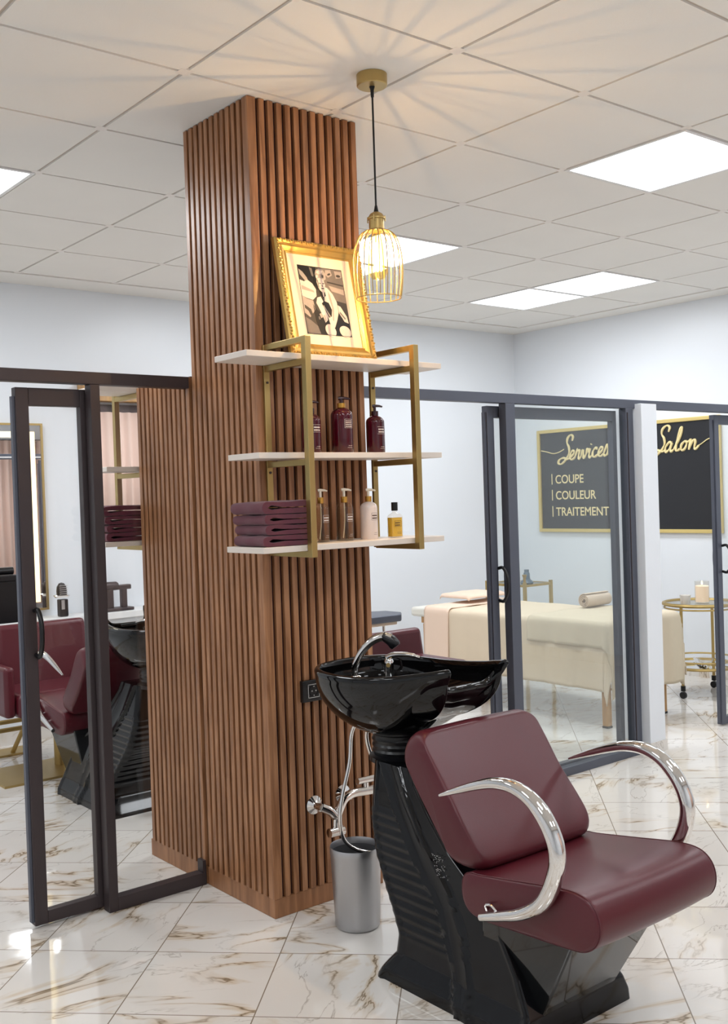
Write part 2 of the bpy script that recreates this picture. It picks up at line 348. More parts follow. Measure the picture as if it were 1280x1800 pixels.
# ------------------------------------------------------------------ glass partition with sliding doors
YP = CD
gl = thing('glass_partition', 'dark brown metal framed fixed glass panel left of the slatted column', 'glass partition', (-1.0, YP+.02, 0))
rbox(XL, -.001, YP, YP+.045, 1.826, 1.868).build('header_rail', M_['fr'], gl, bevel=.002)
for a, b in ((-.386, -.351), (-.014, -.001)): rbox(a, b, YP, YP+.045, 0.0 if a < -.1 else .0, 1.826).build('post', M_['fr'], gl, bevel=.002) if a < -.1 else rbox(a, b, YP+.002, YP+.04, 0, .09).build('end_bracket', M_['fr'], gl)
rbox(-.351, -.014, YP, YP+.045, 0, .046).build('bottom_rail', M_['fr'], gl, bevel=.002)
rbox(-.351, -.002, YP+.02, YP+.026, .046, 1.826).build('glass_pane', M_['glass'], gl)
rbox(-1.6, -.351, YP+.045, YP+.052, 1.838, 1.846).build('track', M_['whitem'], gl)
def sliding_door(name, x0, x1, z1, m, pane, hx, hz, label, tw=.06):
    y0 = YP+.052; y1 = y0+.034; d = thing(name, label, None, ((x0+x1)/2, y0, .008), kind='structure')
    f = MB(); sw = .045
    f.box(x0, x0+sw, y0, y1, .008, z1); f.box(x1-.032, x1, y0, y1, .008, z1); f.box(x0+sw, x1-.032, y0, y1, z1-tw, z1); f.box(x0+sw, x1-.032, y0, y1, .008, .05)
    f.build('door_frame', m, d, bevel=.002)
    rbox(x0+sw, x1-.032, y0+.014, y0+.020, .05, z1-tw).build('glass_pane', pane, d)
    rbox(x0-.010, x0, y0+.008, y1-.008, .02, z1-.03).build('brush_seal', M_['frb'], d)
    for s_, yy in ((-1, y0), (.35, y1)):
        pts = spline([(hx, yy, hz+.075), (hx, yy+s_*.030, hz+.078), (hx, yy+s_*.052, hz+.045), (hx, yy+s_*.058, hz), (hx, yy+s_*.052, hz-.045), (hx, yy+s_*.030, hz-.078), (hx, yy, hz-.075)], 5)
        MB().tube(pts, .008, 10).build('door_handle', M_['blackm'], d, smooth=True)
    return d
sliding_door('door_1', -.628, -.37, 1.812, M_['fr'], M_['glass'], -.590, .99, 'narrow dark framed glass sliding door left of the slatted column')
gr = thing('glass_partition', 'slate grey metal framed fixed glass panel between massage room and wash chair', 'glass partition', (2.2, YP+.02, 0))
rbox(CW+.001, XR, YP, YP+.045, 1.822, 1.868).build('header_rail', M_['frb'], gr, bevel=.002)
for a, b in ((1.672, 1.735), (2.578, 2.640)):
    rbox(a, b, YP, YP+.045, 0, 1.822).build('post', M_['frb'], gr, bevel=.002)
rbox(2.588, 2.592, YP-.004, YP, .05, 1.8).build('post_groove', M_['fr'], gr)
rbox(1.735, 2.578, YP, YP+.045, 0, .042).build('bottom_rail', M_['frb'], gr, bevel=.002)
rbox(1.735, 2.578, YP+.02, YP+.026, .042, 1.822).build('glass_pane', M_['glassg'], gr)
rbox(CW+.05, XR-.02, YP+.045, YP+.052, 1.833, 1.845).build('track', M_['whitem'], gr)
sliding_door('door_2', 1.600, 2.565, 1.812, M_['frb'], M_['glassg'], 1.645, .975, 'slate grey glass sliding door pushed open behind the fixed panel', .055)
sliding_door('door_3', 3.475, 4.45, 1.812, M_['frb'], M_['glassg'], 3.52, .975, 'slate grey sliding door at the right edge of the view', .055)
pm = MB().box(2.656, 2.790, .405, .58, 0, 1.846)
wm = tag(pm.build('wall_middle', M_['wall'], bevel=.003), kind='structure')
rbox(2.652, 2.796, .401, .585, 0, .06).build('skirting', M_['marble_plain'], wm)

# ------------------------------------------------------------------ brass wall shelf
def wall_shelf(Y0, sy, label):
    t = thing('wall_shelf', label, 'shelf', (.25, Y0, 1.25)); Y = lambda d: Y0+sy*d
    for nm, x0, x1, z, d in (('top', -.162, .660, 1.876, .196), ('mid', -.124, .658, 1.559, .188), ('bottom', -.140, .625, 1.262, .222)):
        rbox(x0, x1, Y(.006), Y(d), z-.019, z).build('shelf_board', M_['shelf'], t, bevel=.0015)
    for x in (.024, .482):
        w = .022; f = MB()
        yo = .225
        f.box(x, x+w, Y(yo), Y(yo+w*sy*sy) if False else Y(yo+.024), 1.222, 1.926)
        f.box(x, x+w, Y(.0), Y(.012), 1.225, 1.926)
        for z in (1.906, 1.836, 1.516, 1.222): f.box(x+.001, x+w-.001, Y(.010), Y(yo+.002), z, z+.020)
        f.build('bracket_frame', M_['brass'], t, bevel=.0015)
        for z in (1.80, 1.50): MB().lathe([(.0001, 0), (.004, 0), (.004, .003), (.0001, .003)], tuple(t.location), 12).build('screw', M_['fr'], t)
    # screws are moved onto the wall plates
    k = 0
    for o in t.children:
        if o.name.startswith('screw'):
            x = .035 if k < 2 else .493; z = 1.80 if k % 2 == 0 else 1.50
            o.rotation_euler = (PI/2, 0, 0); o.location = Vector((x, Y(.0125), z))-t.location; k += 1
    return t
wall_shelf(0, -1, 'three tier shelf with brass frames on the front of the slatted column')
wall_shelf(2*CD, 1, 'three tier brass shelf added behind the glass as mirror image of the front one')  # added shelf in place of the first one's reflection

def towel(x0, x1, y0, y1, z0, h, seed, label, group):
    rn = random.Random(seed); hh = h/2; xr = x0+hh*.95
    prof = []
    n = 14
    for k in range(n+1):
        a = PI/2+PI*k/n; prof.append((xr+math.cos(a)*hh*.95, hh+math.sin(a)*hh))
    for k in range(1, 5): prof.append((xr+(x1-xr)*k/4, 0))
    prof.append((x1+.002, hh*.45)); prof.append((x1-.001, hh*.86))
    xi = x0+.030
    for k in range(3, 0, -1): prof.append((xi+(x1-xi)*k/4+.01, hh*.90))
    prof += [(xi+.004, hh*.62), (xi-.010, hh), (xi+.004, hh*1.40)]
    for k in range(1, 4): prof.append((xi+(x1-xi)*k/4+.01, hh*1.11))
    prof += [(x1-.003, hh*1.14), (x1+.001, hh*1.6)]
    for k in range(4, 0, -1): prof.append((xr+(x1-xr)*k/4, h))
    rows = []; N = 24
    for j in range(N+1):
        y = y0+(y1-y0)*j/N; e = min(j, N-j)/N; sh = .93 if e == 0 else (.985 if e < .08 else 1)
        row = []
        for (x, z) in prof:
            w = .0016*math.sin(y*60+x*37+seed)+.0012*math.sin(x*110+seed*2)
            row.append((x+w*.8+.002*math.sin(seed+y*20), y, z0+hh+(z-hh)*sh+w*(1 if z > hh*.5 else 0)*(.9 if z > h*.9 else .4)))
        rows.append(row)
    m = MB().grid(rows, cu=True); L = len(prof); tot = (N+1)*L
    m.f += [list(range(L)), list(range(tot-L, tot))[::-1]]; m.mi += [0, 0]
    o = m.build('folded_towel', M_['towel'], smooth=True, angle=60)
    return tag(o, label, 'towel', group)
pos = ['bottom', 'second from bottom', 'third from bottom', 'top']
for s_, (Y0, sy, wh) in enumerate(((0, -1, 'on the lowest brass shelf'), (2*CD, 1, 'added behind the glass as a mirror image'))):  # second stack is added, imitating the reflected first stack
    z = 1.262
    for k in range(4):
        h = (.036, .033, .033, .041)[k]; dx = (0, .006, .001, -.006)[k]
        a, b = sorted((Y0+sy*.208, Y0+sy*.03))
        towel(-.128+dx, .068, a, b, z+.0005, h-.001, k+3+s_*5, 'burgundy towel, %s of four %s' % (pos[k], wh), 'folded burgundy towels, stack %d' % (s_+1)); z += h

# ------------------------------------------------------------------ bottles
def cpatch(mb, c, r, a0, a1, z0, z1, n=6):
    rows = [[(c[0]+r*math.cos(a0+(a1-a0)*k/n), c[1]+r*math.sin(a0+(a1-a0)*k/n), c[2]+z) for k in range(n+1)] for z in (z0, z1)]
    mb.grid(rows)
def curved_label(c, r, zc, w, h, m, parent, lines, full=True, small=.02):
    mb = MB(); A = -PI/2+.05; ha = w/2/r; t = .0007
    def bar(a0, a1, z0, z1): cpatch(mb, c, r+.0004, a0, a1, z0, z1)
    bar(A-ha, A+ha, zc+h/2-t, zc+h/2); bar(A-ha, A+ha, zc-h/2, zc-h/2+t)
    if full:
        bar(A-ha, A-ha+t/r, zc-h/2, zc+h/2); bar(A+ha-t/r, A+ha, zc-h/2, zc+h/2)
    rn = random.Random(int(zc*1e4)+lines)
    for k in range(lines):
        z = zc+h/2-h*(k+.9)/(lines+.8); a = A-ha*.8
        while a < A+ha*.75:
            l = rn.uniform(.12, .3)*ha; bar(a, min(a+l, A+ha*.8), z-h*.26/lines, z+h*.10/lines); a += l+.06*ha
    mb.build('label_print', m, parent)
    mb = MB(); bar(A-ha*.5, A+ha*.8, small, small+t); bar(A-ha*.3, A+ha*.8, small+.006, small+.006+t); mb.build('small_print', m, parent)
def pump_bottle(x, y, z, R, hb, hp, body, collar, head, label, lm, lines, group, full=True, liquid=None, noz=1, zc=.6, lw=.85):
    t = thing('pump_bottle', label, 'bottle', (x, y, z), group); c = (x, y, z)
    sh = R*.75
    prof = [(.0001, 0), (R*.93, 0), (R, .004), (R, hb-sh), (R*.97, hb-sh*.7), (R*.85, hb-sh*.42), (R*.6, hb-sh*.16), (R*.34, hb-sh*.02), (R*.32, hb)]
    MB().lathe(prof, c, 32).build('bottle_body', body, t, smooth=True)
    if liquid: MB().lathe([(.0001, .003), (R*.9, .003), (R*.93, .006), (R*.93, hb-sh), (R*.86, hb-sh*.6), (.0001, hb-sh*.6)], c, 28).build('liquid', liquid, t, smooth=True)
    if liquid: MB().tube(spline([(x, y, z+hb), (x, y, z+hb*.5), (x-R*.35, y-R*.1, z+.01)], 5), .002, 6).build('dip_tube', M_['pump'], t)
    ch = (hp-hb)*.42
    MB().lathe([(.0001, 0), (R*.38, 0), (R*.38, ch), (.0001, ch)], (x, y, z+hb), 20).build('collar', collar, t, smooth=True)
    m = MB(); m.lathe([(.0001, ch), (R*.15, ch), (R*.15, hp-hb-.006), (.0001, hp-hb-.006)], (x, y, z+hb), 12)
    ztop = z+hp-.004
    d = Vector((.85, -.5, 0))*noz
    m.tube([Vector((x, y, ztop))-d*R*.28, Vector((x, y, ztop+.001)), Vector((x, y, ztop))+d*R*.5, Vector((x, y, ztop-.003))+d*R*.85], [R*.16, R*.17, R*.13, R*.09], 10)
    m.build('pump_head', head, t, smooth=True)
    curved_label(c, R, hb*zc, R*lw, hb*.19, lm, t, lines, full, hb*.12)
    return t
zt = 1.559
pump_bottle(.142, -.105, zt, .0325, .132, .176, M_['wine'], M_['winecap'], M_['winecap'], 'glossy wine red pump bottle at the left end of the middle shelf', M_['white'], 2, 'wine red bottles', False, zc=.62, lw=1.0)
pump_bottle(.272, -.105, zt, .0375, .156, .192, M_['wine'], M_['goldcol'], M_['winecap'], 'tallest wine red pump bottle, with a gold collar, centre of the middle shelf', M_['white'], 4, 'wine red bottles', True, zc=.64, lw=.9)
pump_bottle(.420, -.105, zt, .0325, .132, .170, M_['wine'], M_['winecap'], M_['winecap'], 'wine red pump bottle with dark pump, right end of the middle shelf', M_['white'], 2, 'wine red bottles', False, zc=.6, lw=1.0)
zt = 1.262
pump_bottle(.163, -.115, zt, .0285, .130, .177, M_['clear'], M_['goldcol'], M_['pump'], 'clear bottle with cream pump next to the burgundy towels', M_['white'], 2, 'bottles on the lowest shelf', liquid=M_['clearl'])
pump_bottle(.263, -.115, zt, .0305, .130, .177, M_['clear'], M_['goldcol'], M_['pump'], 'clear pump bottle standing left of the white lotion bottle', M_['white'], 2, 'bottles on the lowest shelf', liquid=M_['clearl'])
pump_bottle(.370, -.115, zt, .0305, .130, .174, M_['lotion'], M_['goldcol'], M_['pump'], 'creamy white lotion bottle with gold collar and cream pump', M_['darkp'], 2, 'bottles on the lowest shelf')
def square_bottle(x, y, z):
    t = thing('square_bottle', 'small square bottle of yellow oil with black cap on the lowest shelf', 'bottle', (x, y, z)); R = .026
    def rr(r, h, s=.3):
        out = []
        for k in range(32):
            a = 2*PI*k/32; cx = math.copysign(abs(math.cos(a))**s, math.cos(a)); cy = math.copysign(abs(math.sin(a))**s, math.sin(a)); out.append((x+r*cx, y+r*.62*cy, z+h))
        return out
    MB().grid([rr(.001, 0), rr(R*.96, 0), rr(R, .004), rr(R, .072, .32), rr(R*.85, .080, .45), rr(R*.45, .087, .8), rr(R*.36, .089, 1), rr(R*.36, .096, 1)], cu=True).build('bottle_body', M_['clear'], t, smooth=True)
    MB().grid([rr(.001, .003), rr(R*.92, .003), rr(R*.93, .07), rr(.001, .0705)], cu=True).build('liquid', M_['amber'], t, smooth=True)
    MB().cyl((x, y), .0115, z+.094, z+.124, 24).build('cap', M_['blackm'], t, smooth=True, bevel=.001)
    yy = y-R*.62-.0006; m = MB(); w = .015
    def b(x0, x1, z0, z1): m.box(x+x0, x+x1, yy, yy+.0004, z+z0, z+z1)
    b(-w, w, .058, .0587); b(-w, w, .038, .0387); b(-w, -w+.0007, .038, .0587); b(w-.0007, w, .038, .0587)
    for k, zz in enumerate((.051, .043)):
        a = -w*.8
        for l in (.004, .005, .003, .004): b(a, a+l, zz-.0018, zz+.0018); a += l+.0016
    b(-.004, w, .018, .0186); b(-.004, w, .013, .0136)
    m.build('label_print', M_['darkp'], t)
square_bottle(.488, -.115, zt)

# ------------------------------------------------------------------ gilt picture frame
def picture():
    t = thing('picture_frame', 'ornate gilt frame with a black and white portrait leaning on the top shelf', 'picture frame', (.2435, -.105, 1.8765))
    Wd, Hh = .362, .412; a = math.atan2(.082, .40)
    Rm = Matrix.Translation((.2435, -.105, 1.8775)) @ Matrix.Rotation(-a, 4, 'X')
    tl = Vector(t.location)
    def put(o): o.matrix_basis = Matrix.Translation(-tl) @ Rm @ Matrix.Translation(tl); return o
    prof = [(0, .0), (0, .016), (.004, .022), (.010, .024), (.016, .021), (.019, .017), (.026, .018), (.034, .014), (.040, .010), (.043, .012), (.046, .010), (.046, .0)]
    m = MB()
    rows = []
    for d, e in prof:
        rows.append([(-Wd/2+d, -e, d), (Wd/2-d, -e, d), (Wd/2-d, -e, Hh-d), (-Wd/2+d, -e, Hh-d)])
    m.grid(rows, cu=True); put(m.build('frame', M_['gold'], t))
    m = MB(); rn = random.Random(3)
    def bead(x, z, r):
        m.lathe([(.0001, -r), (r*.7, -r*.7), (r, 0), (r*.7, r*.7), (.0001, r)], (x, -.0235, z), 6, sx=1.35 if z > .01 and z < Hh-.01 else 1)
    n = 34
    for k in range(n+1):
        f = k/n; o = .003*math.sin(k*2.4)
        bead(-Wd/2+.010+(Wd-.02)*f, .0095+o, .0042); bead(-Wd/2+.010+(Wd-.02)*f, Hh-.0095+o, .0042)
    for k in range(1, 40):
        f = k/40; o = .003*math.sin(k*2.4)
        bead(-Wd/2+.0095+o, Hh*f, .0042); bead(Wd/2-.0095+o, Hh*f, .0042)
    put(m.build('ornament', M_['gold'], t, smooth=True))
    put(rbox(-Wd/2+.044, Wd/2-.044, -.006, -.001, .044, Hh-.044).build('mat_board', M_['mat_board'], t))
    put(rbox(-Wd/2+.002, Wd/2-.002, -.001, .006, .002, Hh-.002).build('backing_board', M_['slatb'], t))
    # the print: a generic seated figure in greys
    pw, ph = .190, .245; m = MB(); x0 = -pw/2; z0 = .046+.038
    def poly(k, d, pts):
        m.cur = k; m.prism([(x0+px*pw, z0+pz*ph) for px, pz in pts], 1, -.0064-d*.0002, -.006)
    def ell(k, d, cx, cz, rx, rz, rot=0):
        pts = []
        for i in range(20):
            q = 2*PI*i/20; ex = rx*math.cos(q); ez = rz*math.sin(q); pts.append((cx+ex*math.cos(rot)-ez*math.sin(rot), cz+ex*math.sin(rot)+ez*math.cos(rot)))
        poly(k, d, pts)
    poly(1, 0, [(0, 0), (1, 0), (1, 1), (0, 1)])
    poly(2, 1, [(.40, .99), (.99, .99), (.99, .50), (.5, .55)]); poly(3, 2, [(.62, .97), (.74, .98), (.76, .90), (.66, .86), (.60, .90)]); ell(1, 3, .69, .91, .04, .015, .3); poly(3, 2, [(.82, .97), (.98, .97), (.97, .88), (.84, .86)]); ell(1, 3, .90, .90, .05, .02); poly(1, 3, [(.62, .80), (.98, .77), (.98, .75), (.62, .78)]); poly(3, 2, [(.64, .74), (.97, .70), (.97, .62), (.70, .66)])
    poly(0, 1, [(.01, .99), (.46, .99), (.40, .80), (.32, .70), (.18, .80), (.01, .93)]); poly(3, 2, [(.02, .94), (.10, .90), (.18, .82), (.20, .76), (.12, .78), (.03, .86)]); poly(2, 2, [(.26, .98), (.32, .97), (.34, .84), (.29, .86)])
    poly(4, 3, [(.01, .78), (.10, .76), (.18, .79), (.28, .74), (.34, .66), (.33, .56), (.24, .50), (.10, .52), (.01, .55)]); poly(3, 4, [(.03, .70), (.28, .64), (.30, .61), (.03, .64)]); poly(3, 3, [(.01, .55), (.10, .51), (.24, .49), (.26, .36), (.12, .24), (.01, .30)]); poly(1, 4, [(.03, .42), (.16, .36), (.20, .26), (.14, .26), (.10, .33), (.03, .37)]); poly(2, 3, [(.01, .24), (.12, .20), (.26, .12), (.30, .01), (.01, .01)])
    poly(0, 3, [(.22, .44), (.30, .36), (.46, .26), (.56, .14), (.52, .01), (.30, .01), (.24, .20)]); poly(0, 3, [(.66, .34), (.80, .30), (.99, .20), (.99, .01), (.62, .01)])
    poly(4, 4, [(.50, .72), (.60, .70), (.70, .62), (.77, .50), (.78, .36), (.72, .24), (.64, .12), (.56, .12), (.52, .26), (.48, .40), (.50, .55)]); poly(3, 5, [(.60, .66), (.64, .60), (.68, .40), (.64, .22), (.62, .22), (.64, .42), (.60, .56)])
    poly(4, 5, [(.34, .54), (.42, .56), (.48, .46), (.52, .34), (.50, .22), (.44, .18), (.40, .28), (.34, .40), (.30, .46)]); poly(0, 6, [(.42, .46), (.48, .50), (.58, .48), (.63, .38), (.60, .28), (.54, .26), (.48, .36)]); poly(3, 7, [(.44, .42), (.46, .44), (.58, .28), (.56, .27)])
    poly(4, 4, [(.78, .46), (.84, .44), (.95, .30), (.97, .20), (.88, .22), (.79, .34)]); poly(2, 5, [(.80, .34), (.90, .25), (.92, .27), (.81, .37)])
    poly(0, 5, [(.33, .86), (.38, .90), (.40, .66), (.36, .66), (.33, .74)])
    poly(3, 5, [(.36, .88), (.40, .95), (.48, .98), (.57, .96), (.61, .90), (.60, .83), (.54, .80), (.38, .80)]); poly(4, 6, [(.40, .92), (.47, .96), (.55, .94), (.50, .90), (.44, .89)]); poly(1, 6, [(.52, .90), (.56, .88), (.55, .84), (.51, .85)]); poly(4, 6, [(.38, .87), (.43, .88), (.42, .84), (.38, .83)])
    poly(4, 7, [(.39, .82), (.46, .84), (.54, .82), (.56, .74), (.54, .67), (.49, .62), (.44, .64), (.40, .70), (.38, .77)])
    poly(1, 8, [(.42, .765), (.47, .76), (.47, .75), (.43, .752)]); poly(1, 8, [(.50, .76), (.55, .768), (.54, .752), (.50, .75)]); poly(2, 8, [(.485, .74), (.50, .74), (.51, .71), (.48, .71)]); poly(1, 8, [(.455, .69), (.53, .692), (.52, .677), (.47, .675)]); poly(2, 8, [(.39, .82), (.40, .70), (.42, .69), (.415, .80)])
    poly(0, 8, [(.41, .66), (.45, .64), (.49, .60), (.53, .64), (.54, .58), (.49, .55), (.44, .58)]); poly(4, 9, [(.47, .62), (.51, .62), (.50, .56), (.48, .56)])
    poly(3, 6, [(.33, .30), (.38, .32), (.40, .26), (.36, .24)]); poly(3, 6, [(.41, .28), (.45, .30), (.47, .22), (.44, .19)]); poly(2, 6, [(.30, .26), (.33, .27), (.34, .22), (.30, .22)])
    ell(4, 8, .53, .07, .12, .09, -.3); ell(4, 8, .86, .07, .13, .085, -.15)
    poly(1, 9, [(0, 0), (1, 0), (1, .006), (0, .006)])
    put(m.build('photo_print', [M_['ph%d' % i] for i in range(5)], t))
picture()

# ------------------------------------------------------------------ pendant lamp
def pendant():
    x, y = .243, -.358
    t = thing('pendant_lamp', 'pendant lamp with gold wire cage, amber bulb and black cord', 'pendant lamp', (x, y, H-.002)); c = (x, y, 0)
    MB().lathe([(.0001, H-.040), (.046, H-.040), (.049, H-.037), (.049, H-.003), (.0001, H-.003)], c, 40).build('canopy', M_['brassd'], t, smooth=True)
    MB().lathe([(.0001, H-.075), (.005, H-.073), (.006, H-.05), (.009, H-.04), (.0001, H-.04)], c, 14).build('cord_grip', M_['cord'], t, smooth=True)
    MB().tube([(x, y, H-.06), (x, y, 2.32)], .0032, 10).build('cord', M_['cord'], t, smooth=True)
    MB().lathe([(.0001, 2.340), (.004, 2.338), (.008, 2.318), (.0001, 2.318)], c, 14).build('cord_grip', M_['cord'], t, smooth=True)
    s = MB().lathe([(.0001, 2.318), (.010, 2.317), (.020, 2.311), (.026, 2.302), (.029, 2.299), (.029, 2.294), (.0245, 2.293), (.0245, 2.262), (.027, 2.260), (.027, 2.256), (.0001, 2.256)], c, 36)
    so = s.build('socket', M_['brassd'], t, smooth=True)
    for k in range(4):
        a = k*PI/2+.6; MB().tube([(x+.029*math.cos(a), y+.029*math.sin(a), 2.304), (x+.029*math.cos(a), y+.029*math.sin(a), 2.285)], .0018, 6).build('screw', M_['brassd'], so)
    cage = MB(); N = 20
    pr = [(.026, 2.258), (.045, 2.252), (.063, 2.233), (.074, 2.20), (.0795, 2.160), (.080, 2.120), (.077, 2.080), (.072, 2.043)]
    for k in range(N):
        a = 2*PI*k/N; cage.tube(spline([(x+r*math.cos(a), y+r*math.sin(a), z) for r, z in pr], 3), .0017, 6)
    for r, z in ((.072, 2.043), (.026, 2.258)):
        cage.tube([(x+r*math.cos(2*PI*k/40), y+r*math.sin(2*PI*k/40), z) for k in range(40)], .0018, 6, closed=True)
    cage.build('wire_cage', M_['brassd'], t, smooth=True)
    b = MB().lathe([(.013, 2.256), (.014, 2.235), (.020, 2.205), (.029, 2.168), (.032, 2.145), (.030, 2.122), (.021, 2.106), (.0001, 2.100)], c, 28).build('bulb', M_['bulbg'], t, smooth=True)
    f = MB()
    for k in range(6):
        a = 2*PI*k/6; f.tube([(x+.004*math.cos(a), y+.004*math.sin(a), 2.22), (x+.013*math.cos(a), y+.013*math.sin(a), 2.13)], .003, 6)
    f.build('filament', M_['fil'], b)
    ld = bpy.data.lights.new('bulb_light', 'POINT'); ld.energy = BULB; ld.color = (1, .72, .46); ld.shadow_soft_size = .008
    lo = bpy.data.objects.new('bulb_light', ld); COL.objects.link(lo); lo.location = Vector((x, y, 2.17))-t.location; lo.parent = t
pendant()

# ------------------------------------------------------------------ wash unit
def wash_unit(label):
    O = Vector((.205, -.70, 0)); t = thing('wash_chair', label, 'wash chair', O); X = .205
    zs_r = [0, .011, .05, .081, .133, .187, .241, .325, .419, .487, .581, .615]; ys_r = [-.532, -.536, -.565, -.591, -.593, -.559, -.518, -.460, -.426, -.421, -.420, -.420]
    zs_f = [0, .069, .161, .252, .328, .404, .496, .563, .615]; ys_f = [-1.128, -1.124, -1.073, -1.001, -.908, -.789, -.690, -.625, -.600]
    zs_h = [0, .03, .08, .3, .65]; hs = [.216, .214, .190, .150, .100]
    za = [.011, .115, .243, .340, .476, .60]; ya = [-.873, -.837, -.762, -.653, -.535, -.463]
    zc_ = [.0, .053, .199, .299, .410, .521, .603]; yc_ = [-.93, -.916, -.870, -.800, -.682, -.595, -.547]
    rows = []; NZ = 110; ztop = .60
    for j in range(NZ+1):
        z = ztop*j/NZ; yr = lerp(z, zs_r, ys_r); yf = lerp(z, zs_f, ys_f); hw = lerp(z, zs_h, hs); A = lerp(z, za, ya); B = lerp(z, zc_, yc_)
        rib = 0
        if .125 < z < .47: rib = .0055*(0.5+.5*math.sin((z-.125)*2*PI/.0265))*min(1, (z-.125)/.02)*min(1, (.47-z)/.02)
        def side(y):
            if y > A+.006: return -.006+rib
            if y > A: return -.006*((y-A)/.006)+.006*(1-(y-A)/.006)
            if y > B: 
                f = (A-y)/max(1e-4, A-B); return .007*(1-.6*math.sin(f*PI))
            if y > B-.008: return .007*(1-(B-y)/.008)-.003*((B-y)/.008)
            e = (y-yf)
            return -.003+(.006 if e < .012 else (.006*(.02-e)/.008 if e < .02 else 0))
        rc = .03; row = []
        # rear face from centre to +x side, side to the front, front back to centre, mirrored
        half = []
        for k in range(7): half.append(((hw-rc)*k/6, yr+rib*.9))
        for k in range(1, 5):
            a = PI/2*k/4; half.append((hw-rc+rc*math.sin(a), yr-rc+rc*math.cos(a)+rib*.9*math.cos(a)))
        NS = 44
        for k in range(1, NS+1):
            y = (yr-rc)+(yf+.012-(yr-rc))*k/NS; half.append((hw+side(y), y))
        for k in range(1, 4):
            a = PI/2*k/3; half.append((hw+.003-.012+.012*math.cos(a), yf+.012-.012*math.sin(a)))
        for k in range(1, 4): half.append(((hw-.009)*(1-k/3.), yf))
        row = [(X+a, b, z) for a, b in half]+[(X-a, b, z) for a, b in reversed(half[1:-1])]
        rows.append(row)
    m = MB().grid(rows, cu=True); L = len(rows[0]); m.f += [list(range(L)), list(range(len(m.v)-L, len(m.v)))]; m.mi += [0, 0]
    m.build('pedestal', M_['black'], t, smooth=True, angle=50)
    # speckled maker plate on the side strip
    for s_ in (-1, 1):
        m = MB(); rn = random.Random(5)
        for k in range(60):
            z = rn.uniform(.335, .39); y = -.765+(.36-z)*-.55+rn.uniform(-.022, .022)
            hw = lerp(z, zs_h, hs); xx = X+s_*(hw+.0075); q = rn.uniform(.0008, .0018); m.box(xx-.0006, xx+.0006, y, y+q*1.8, z, z+q)
        m.build('maker_mark', M_['silver'], t)
    # front support beneath the seat
    m = MB(); m.add([(.075, -1.085, 0), (.350, -1.085, 0), (.350, -.90, 0), (.075, -.90, 0), (.03, -1.275, .335), (.40, -1.275, .335), (.40, -.95, .335), (.03, -.95, .335)],
                    [(0, 1, 2, 3), (4, 5, 6, 7), (0, 1, 5, 4), (1, 2, 6, 5), (2, 3, 7, 6), (3, 0, 4, 7)])
    m.build('seat_support', M_['blackl'], t, bevel=.006, seg=3)
    # neck with bellows
    pr = [(.0001, .585)]; z = .585
    pr += [(.098, .585), (.098, .60), (.084, .606)]
    for k in range(3): zz = .61+k*.018; pr += [(.086, zz), (.089, zz+.007), (.085, zz+.014)]
    pr += [(.086, .668), (.094, .675), (.096, .69), (.0001, .69)]
    MB().lathe(pr, (X, -.435, 0), 40).build('neck', M_['blackm'], t, smooth=True)
    # basin
    hf = [(0, -.738, .842), (.045, -.738, .842), (.082, -.746, .846), (.100, -.765, .868), (.108, -.785, .895), (.116, -.797, .907), (.128, -.785, .906), (.150, -.735, .896), (.182, -.640, .880), (.206, -.530, .867), (.215, -.430, .861), (.210, -.340, .860), (.188, -.255, .861), (.146, -.200, .862), (.085, -.172, .864), (0, -.165, .865)]
    full = [(X+a, b, c) for a, b, c in hf]+[(X-a, b, c) for a, b, c in reversed(hf[1:-1])]
    R0 = spline(full, 6, closed=True); NA = len(R0); cen = Vector((X, -.435, .675))
    rows = []; NO = 16
    def outp(p, s):
        fr2 = max(0, min(1, (-.55-p.y)/.2)); h = (1-s**(2.3-1.0*fr2))**(.62+.23*fr2); tgt = cen+(Vector((p.x, p.y, cen.z))-cen).normalized()*.088
        hx = tgt.x+(p.x-tgt.x)*h; hy = tgt.y+(p.y-tgt.y)*h; return Vector((hx, hy, p.z+(cen.z-p.z)*s))
    def inp(p, s):
        h = (1-s**2.6)**.55; q = Vector((X, -.46, .715)); d = (Vector((p.x, p.y, 0))-Vector((q.x, q.y, 0))); pin = Vector((p.x, p.y, p.z))-d.normalized()*.020
        tgt = q+d.normalized()*.03; return Vector((tgt.x+(pin.x-tgt.x)*h, tgt.y+(pin.y-tgt.y)*h, pin.z+(q.z-pin.z)*s))
    for k in range(NO, 0, -1): rows.append([tuple(outp(p, k/NO)) for p in R0])
    for (d, zz) in ((.002, .0), (.0, .004), (-.004, .0085), (-.010, .010), (-.016, .0085), (-.019, .003)):
        rows.append([tuple(p+(Vector((p.x-X, p.y+.45, 0)).normalized()*d)+Vector((0, 0, zz))) for p in R0])
    for k in range(1, NO+1): rows.append([tuple(inp(p, k/NO)) for p in R0])
    m = MB().grid(rows, cu=True); m.f.append([len(m.v)-NA+i for i in range(NA)]); m.mi.append(0); m.f.append(list(range(NA))); m.mi.append(0)
    bo = m.build('basin', M_['ceramic'], t, smooth=True, angle=75)
    MB().lathe([(.0001, .716), (.026, .716), (.028, .719), (.020, .721), (.0001, .719)], (X, -.46, 0), 24).build('drain', M_['chrome'], bo, smooth=True)
    dk = MB(); pts = []
    for k in range(21):
        a = PI*k/20; pts.append((X+.175*math.cos(a), -.345+.185*math.sin(a)))
    pts += [(X-.12, -.362), (X+.12, -.362)]
    dk.prism(pts, 2, .795, .822); dk.build('tap_ledge', M_['ceramic'], bo, bevel=.006, seg=3)
